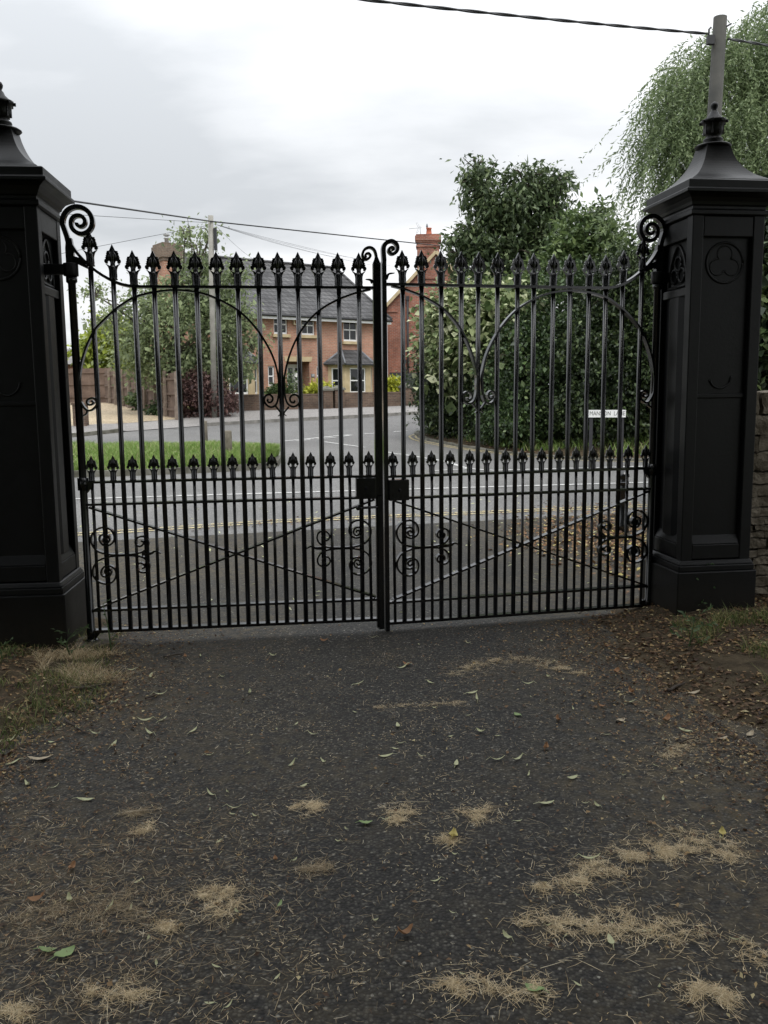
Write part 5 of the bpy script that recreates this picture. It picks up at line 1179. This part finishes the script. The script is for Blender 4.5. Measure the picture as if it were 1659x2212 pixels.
P = on_strip(BK[25:], resample(np.array(BKB), 80)[30:], 1600, lambda t, s: .05 + .55 * sm(t * 1.6), g, 1.3, 0, .12); litter(P, .07, MT['litter'], 'dead leaves along the foot of the hedge bank', 87)

# individual fallen leaves
LV = {}
def leaf_proto(kind, L, Wd, curl, mat, seed):
    rd = random.Random(seed); m = MB(); n = 7; V = []
    for i in range(n + 1):
        t = i / n; w = Wd * math.sin(math.pi * min(1, t * .93 + .04)) ** .8 * (1 + rd.uniform(-.12, .12)); x = (t - .5) * L
        z = curl * L * (2 * t - 1) ** 2 + .003; V += [(x, -w / 2, z + curl * Wd * .8), (x, 0, z), (x, w / 2, z + curl * Wd * .8 * rd.uniform(.4, 1.4))]
    Fc = []
    for i in range(n): Fc += [(3 * i, 3 * i + 1, 3 * i + 4, 3 * i + 3), (3 * i + 1, 3 * i + 2, 3 * i + 5, 3 * i + 4)]
    m.add(V, Fc, True); m.tube([(-L * .5 - L * .3, L * .04, .004), (-L * .5, 0, curl * L + .003)], [.0009, .0012], 4)
    me = m.build('leaf_proto', mat).data; o = [x for x in bpy.data.objects if x.data == me][0]; bpy.data.objects.remove(o); return me
for kd, a in dict(pale=[('a', .062, .017, .10, MT['leaf_pale'], 1), ('b', .075, .013, .22, MT['leaf_pale'], 2), ('c', .045, .018, .3, MT['leaf_pale'], 3)], yellow=[('a', .055, .03, .25, MT['leaf_yellow'], 4)], green=[('a', .05, .03, .12, MT['leaf_green'], 5), ('b', .06, .022, .2, MT['leaf_green'], 6)], brown=[('a', .05, .03, .3, MT['leaf_brown'], 7), ('b', .04, .024, .4, MT['leaf_brown'], 8)], buff=[('a', .105, .048, .12, MT['leaf_buff'], 9)]).items():
    LV[kd] = [leaf_proto(*x) for x in a]
def fallen(kind, px, py, label, group=None, sc=1.0, rz=None):
    p = ground(px, py); o = bpy.data.objects.new('fallen_leaf', random.choice(LV[kind])); COL.objects.link(o)
    o.location = (p[0], p[1], .007); o.rotation_euler = (random.uniform(-.2, .2), random.uniform(-.2, .2), random.uniform(0, 6.28) if rz is None else rz); o.scale = (sc, sc, sc)
    return tag(o, label, 'leaf', group)
fallen('buff', 88, 1645, 'large buff pointed dry leaf at the left driveway edge', None, 1.05, .15)
fallen('yellow', 978, 1812, 'bright yellow curled leaf standing on a straw tuft right of centre', None, 1.1, 1.4)
fallen('brown', 80, 1950, 'orange-brown leaf lying at the left, above the brown straw patch', None, 1.0)
fallen('brown', 155, 1880, 'narrow orange leaf upright at the left of the driveway', None, .8, 1.5)
fallen('brown', 595, 1862, 'small terracotta-red leaf scrap left of the dark matted tuft', None, .55)
fallen('green', 790, 1783, 'smooth oval green leaf in the middle of the driveway', None, 1.0, .1)
fallen('brown', 878, 2025, 'dark brown curled leaf right of centre near the bottom', None, 1.2, .4)
fallen('green', 102, 2060, 'pale green curled leaf near the bottom left', None, 1.0, .2)
fallen('green', 140, 2068, 'long yellow-green leaf blade beside the bottom left curled leaf', None, 1.3, .9)
fallen('green', 1155, 2145, 'pair-lobed light green leaf near the bottom right of centre', None, 1.1)
fallen('green', 605, 1960, 'tiny round blue-green leaf right of the two joined tufts', None, .55)
fallen('pale', 1275, 1860, 'pale green leaf resting on the long pale straw heap', None, 1.0, -.3)
fallen('pale', 185, 1732, 'long pale green winged leaf at the left of the driveway', None, 1.1, .05)
fallen('yellow', 1560, 1805, 'yellow leaf above the straw swathe at the right edge', None, .8, 1.3)
fallen('buff', 75, 1545, 'russet-brown dead leaf in the grass at the left edge', None, .9, .2)
fallen('buff', 1590, 1478, 'broad pale grey dead leaf on the right-hand bank', None, 1.5, -.2)
fallen('green', 1118, 1548, 'round grey-green leaf below the curved clippings', None, .9)
fallen('brown', 1205, 1560, 'brown leaf with straw below the curved line of clippings', None, 1.0)
PT = [(348, 1503), (312, 1560), (352, 1558), (325, 1588), (418, 1582), (205, 1588), (112, 1607), (170, 1578), (28, 1652), (245, 1612), (250, 1520), (325, 1464), (285, 1450), (1030, 1513), (1075, 1645), (1118, 1644), (1020, 1500), (1140, 1480), (1185, 1465), (1480, 1582), (1235, 1685), (835, 1637), (985, 1655), (1040, 1585), (675, 1590), (455, 1720), (630, 1655), (860, 1572), (805, 1380), (930, 1478), (870, 1445), (1170, 1388), (480, 1465), (540, 1500), (1360, 1520), (1180, 1740), (1290, 1745), (1095, 2030), (1320, 2040), (655, 1702), (700, 1650), (590, 1420), (775, 1480), (905, 1395), (1010, 1392), (150, 1950), (505, 1750), (60, 1700), (20, 1605)]
for q in PT: fallen('pale', q[0], q[1], 'pale yellow-green fallen leaf lying on the dark tarmac', 'pale leaves on the driveway', random.uniform(.7, 1.15))
g3 = np.random.default_rng(99)
for _ in range(70):
    fallen('pale', g3.uniform(60, 1600), 1400 + 780 * g3.uniform() ** 1.3, 'tiny pale leaf scrap scattered on the dark tarmac', 'pale leaf scraps on the driveway', g3.uniform(.3, .6))
PT3 = [(30, 1480), (75, 1500), (120, 1455), (60, 1440), (15, 1520), (100, 1530), (45, 1580), (140, 1490), (1590, 1390), (1530, 1400), (1420, 1430), (1500, 1500), (1580, 1520), (1640, 1430), (1450, 1460), (1390, 1540), (1620, 1590), (1350, 1425), (1340, 1560), (1560, 1600)]
for q in PT3: fallen('buff', q[0], q[1], 'small buff dry leaf lying in the grass and litter beside the driveway', 'buff leaves on the verges', random.uniform(.4, .65))
PT2 = [(165, 1505), (270, 1480), (1310, 1400), (1330, 1455), (1400, 1475), (1560, 1430), (1480, 1420), (1365, 1500), (1620, 1540), (1300, 1530), (1180, 1620), (1440, 1560), (700, 1388), (880, 1440), (400, 1422)]
for q in PT2: fallen('brown', q[0], q[1], 'small brown dead leaf near the driveway edge', 'brown leaves along the driveway edge', random.uniform(.7, 1.2))
def twig(label, a, b, r=.006, sd=1):
    rd = random.Random(sd); A, B = ground(*a), ground(*b); P = [A + (B - A) * t + np.array([rd.uniform(-.012, .012), rd.uniform(-.012, .012), .012 + rd.uniform(0, .01)]) for t in np.linspace(0, 1, 6)]
    m = MB(); m.tube(P, list(np.linspace(r, r * .5, 6)), 6); tag(m.build('twig', MT['twig']), label, 'twig')
twig('dark bent twig on the left driveway edge below the grass', (143, 1563), (190, 1592), .006, 1)
twig('thick dark twig lying along the left soil border', (145, 1498), (222, 1486), .011, 2)
twig('small forked dark twig near the gate on the left', (355, 1424), (400, 1418), .006, 3)
twig('short dark twig beside the upright pale leaf', (318, 1514), (336, 1508), .006, 4)
twig('thin dark stem at the far left of the driveway', (40, 1700), (92, 1658), .003, 5)
twig('grey stick on the right-hand bank', (1440, 1500), (1490, 1475), .010, 6)
twig('thin twig beside the straw below the right border', (1470, 1612), (1515, 1590), .005, 7)

# tall weed by the right pillar, plants by the left pillar
def weed(name, label, base, h, nl, L, seed, mat='weed'):
    t = thing(name, label, 'plant', base); rd = random.Random(seed); g = np.random.default_rng(seed)
    m = MB(); P = catmull([(0, 0, 0), (rd.uniform(-.03, .03), 0, h * .5), (rd.uniform(-.05, .05), 0, h)], 4); m.tube(P, list(np.linspace(.006, .002, 9)), 5)
    Q, T = [], []
    for i in range(nl):
        z = h * (i + 1) / nl; a = i * 2.4; d = np.array([math.cos(a), math.sin(a), .35]); b = np.array([np.interp(z, [p[2] for p in P], [p[0] for p in P]), 0, z])
        m.tube([b, b + d * L * .9], [.002, .001], 4)
        for k in range(7): Q.append(b + d * L * (.25 + .12 * k)); T.append(d + g.normal(size=3) * .6)
    m.build('stem', MT['weed'], t); Q = np.array(Q); leaf_mesh('leaves', Q, np.array(T), g.normal(size=(len(Q), 3)) + np.array([0, 0, 1]), L * .32, L * .14, MT[mat], t)
w0 = ground(1500, 1335); weed('weed', 'spindly grey-green weed standing in front of the right pillar base', (w0[0] - .05, w0[1] - .16, .04), .40, 12, .10, 5)
weed('nettle', 'low dark nettle at the foot of the right pillar', (1.83, 5.15, .05), .20, 9, .12, 6)
weed('weed', 'thin upright weed stalk in front of the left gate leaf foot', (-1.72, 5.35, .02), .30, 4, .05, 7)
weed('plant', 'broad-leaved green plant against the left pillar corner', (-1.93, 5.22, .03), .16, 6, .10, 8)
weed('plant', 'small green seedling in front of the left pillar', (-2.25, 5.0, .04), .14, 5, .08, 9)
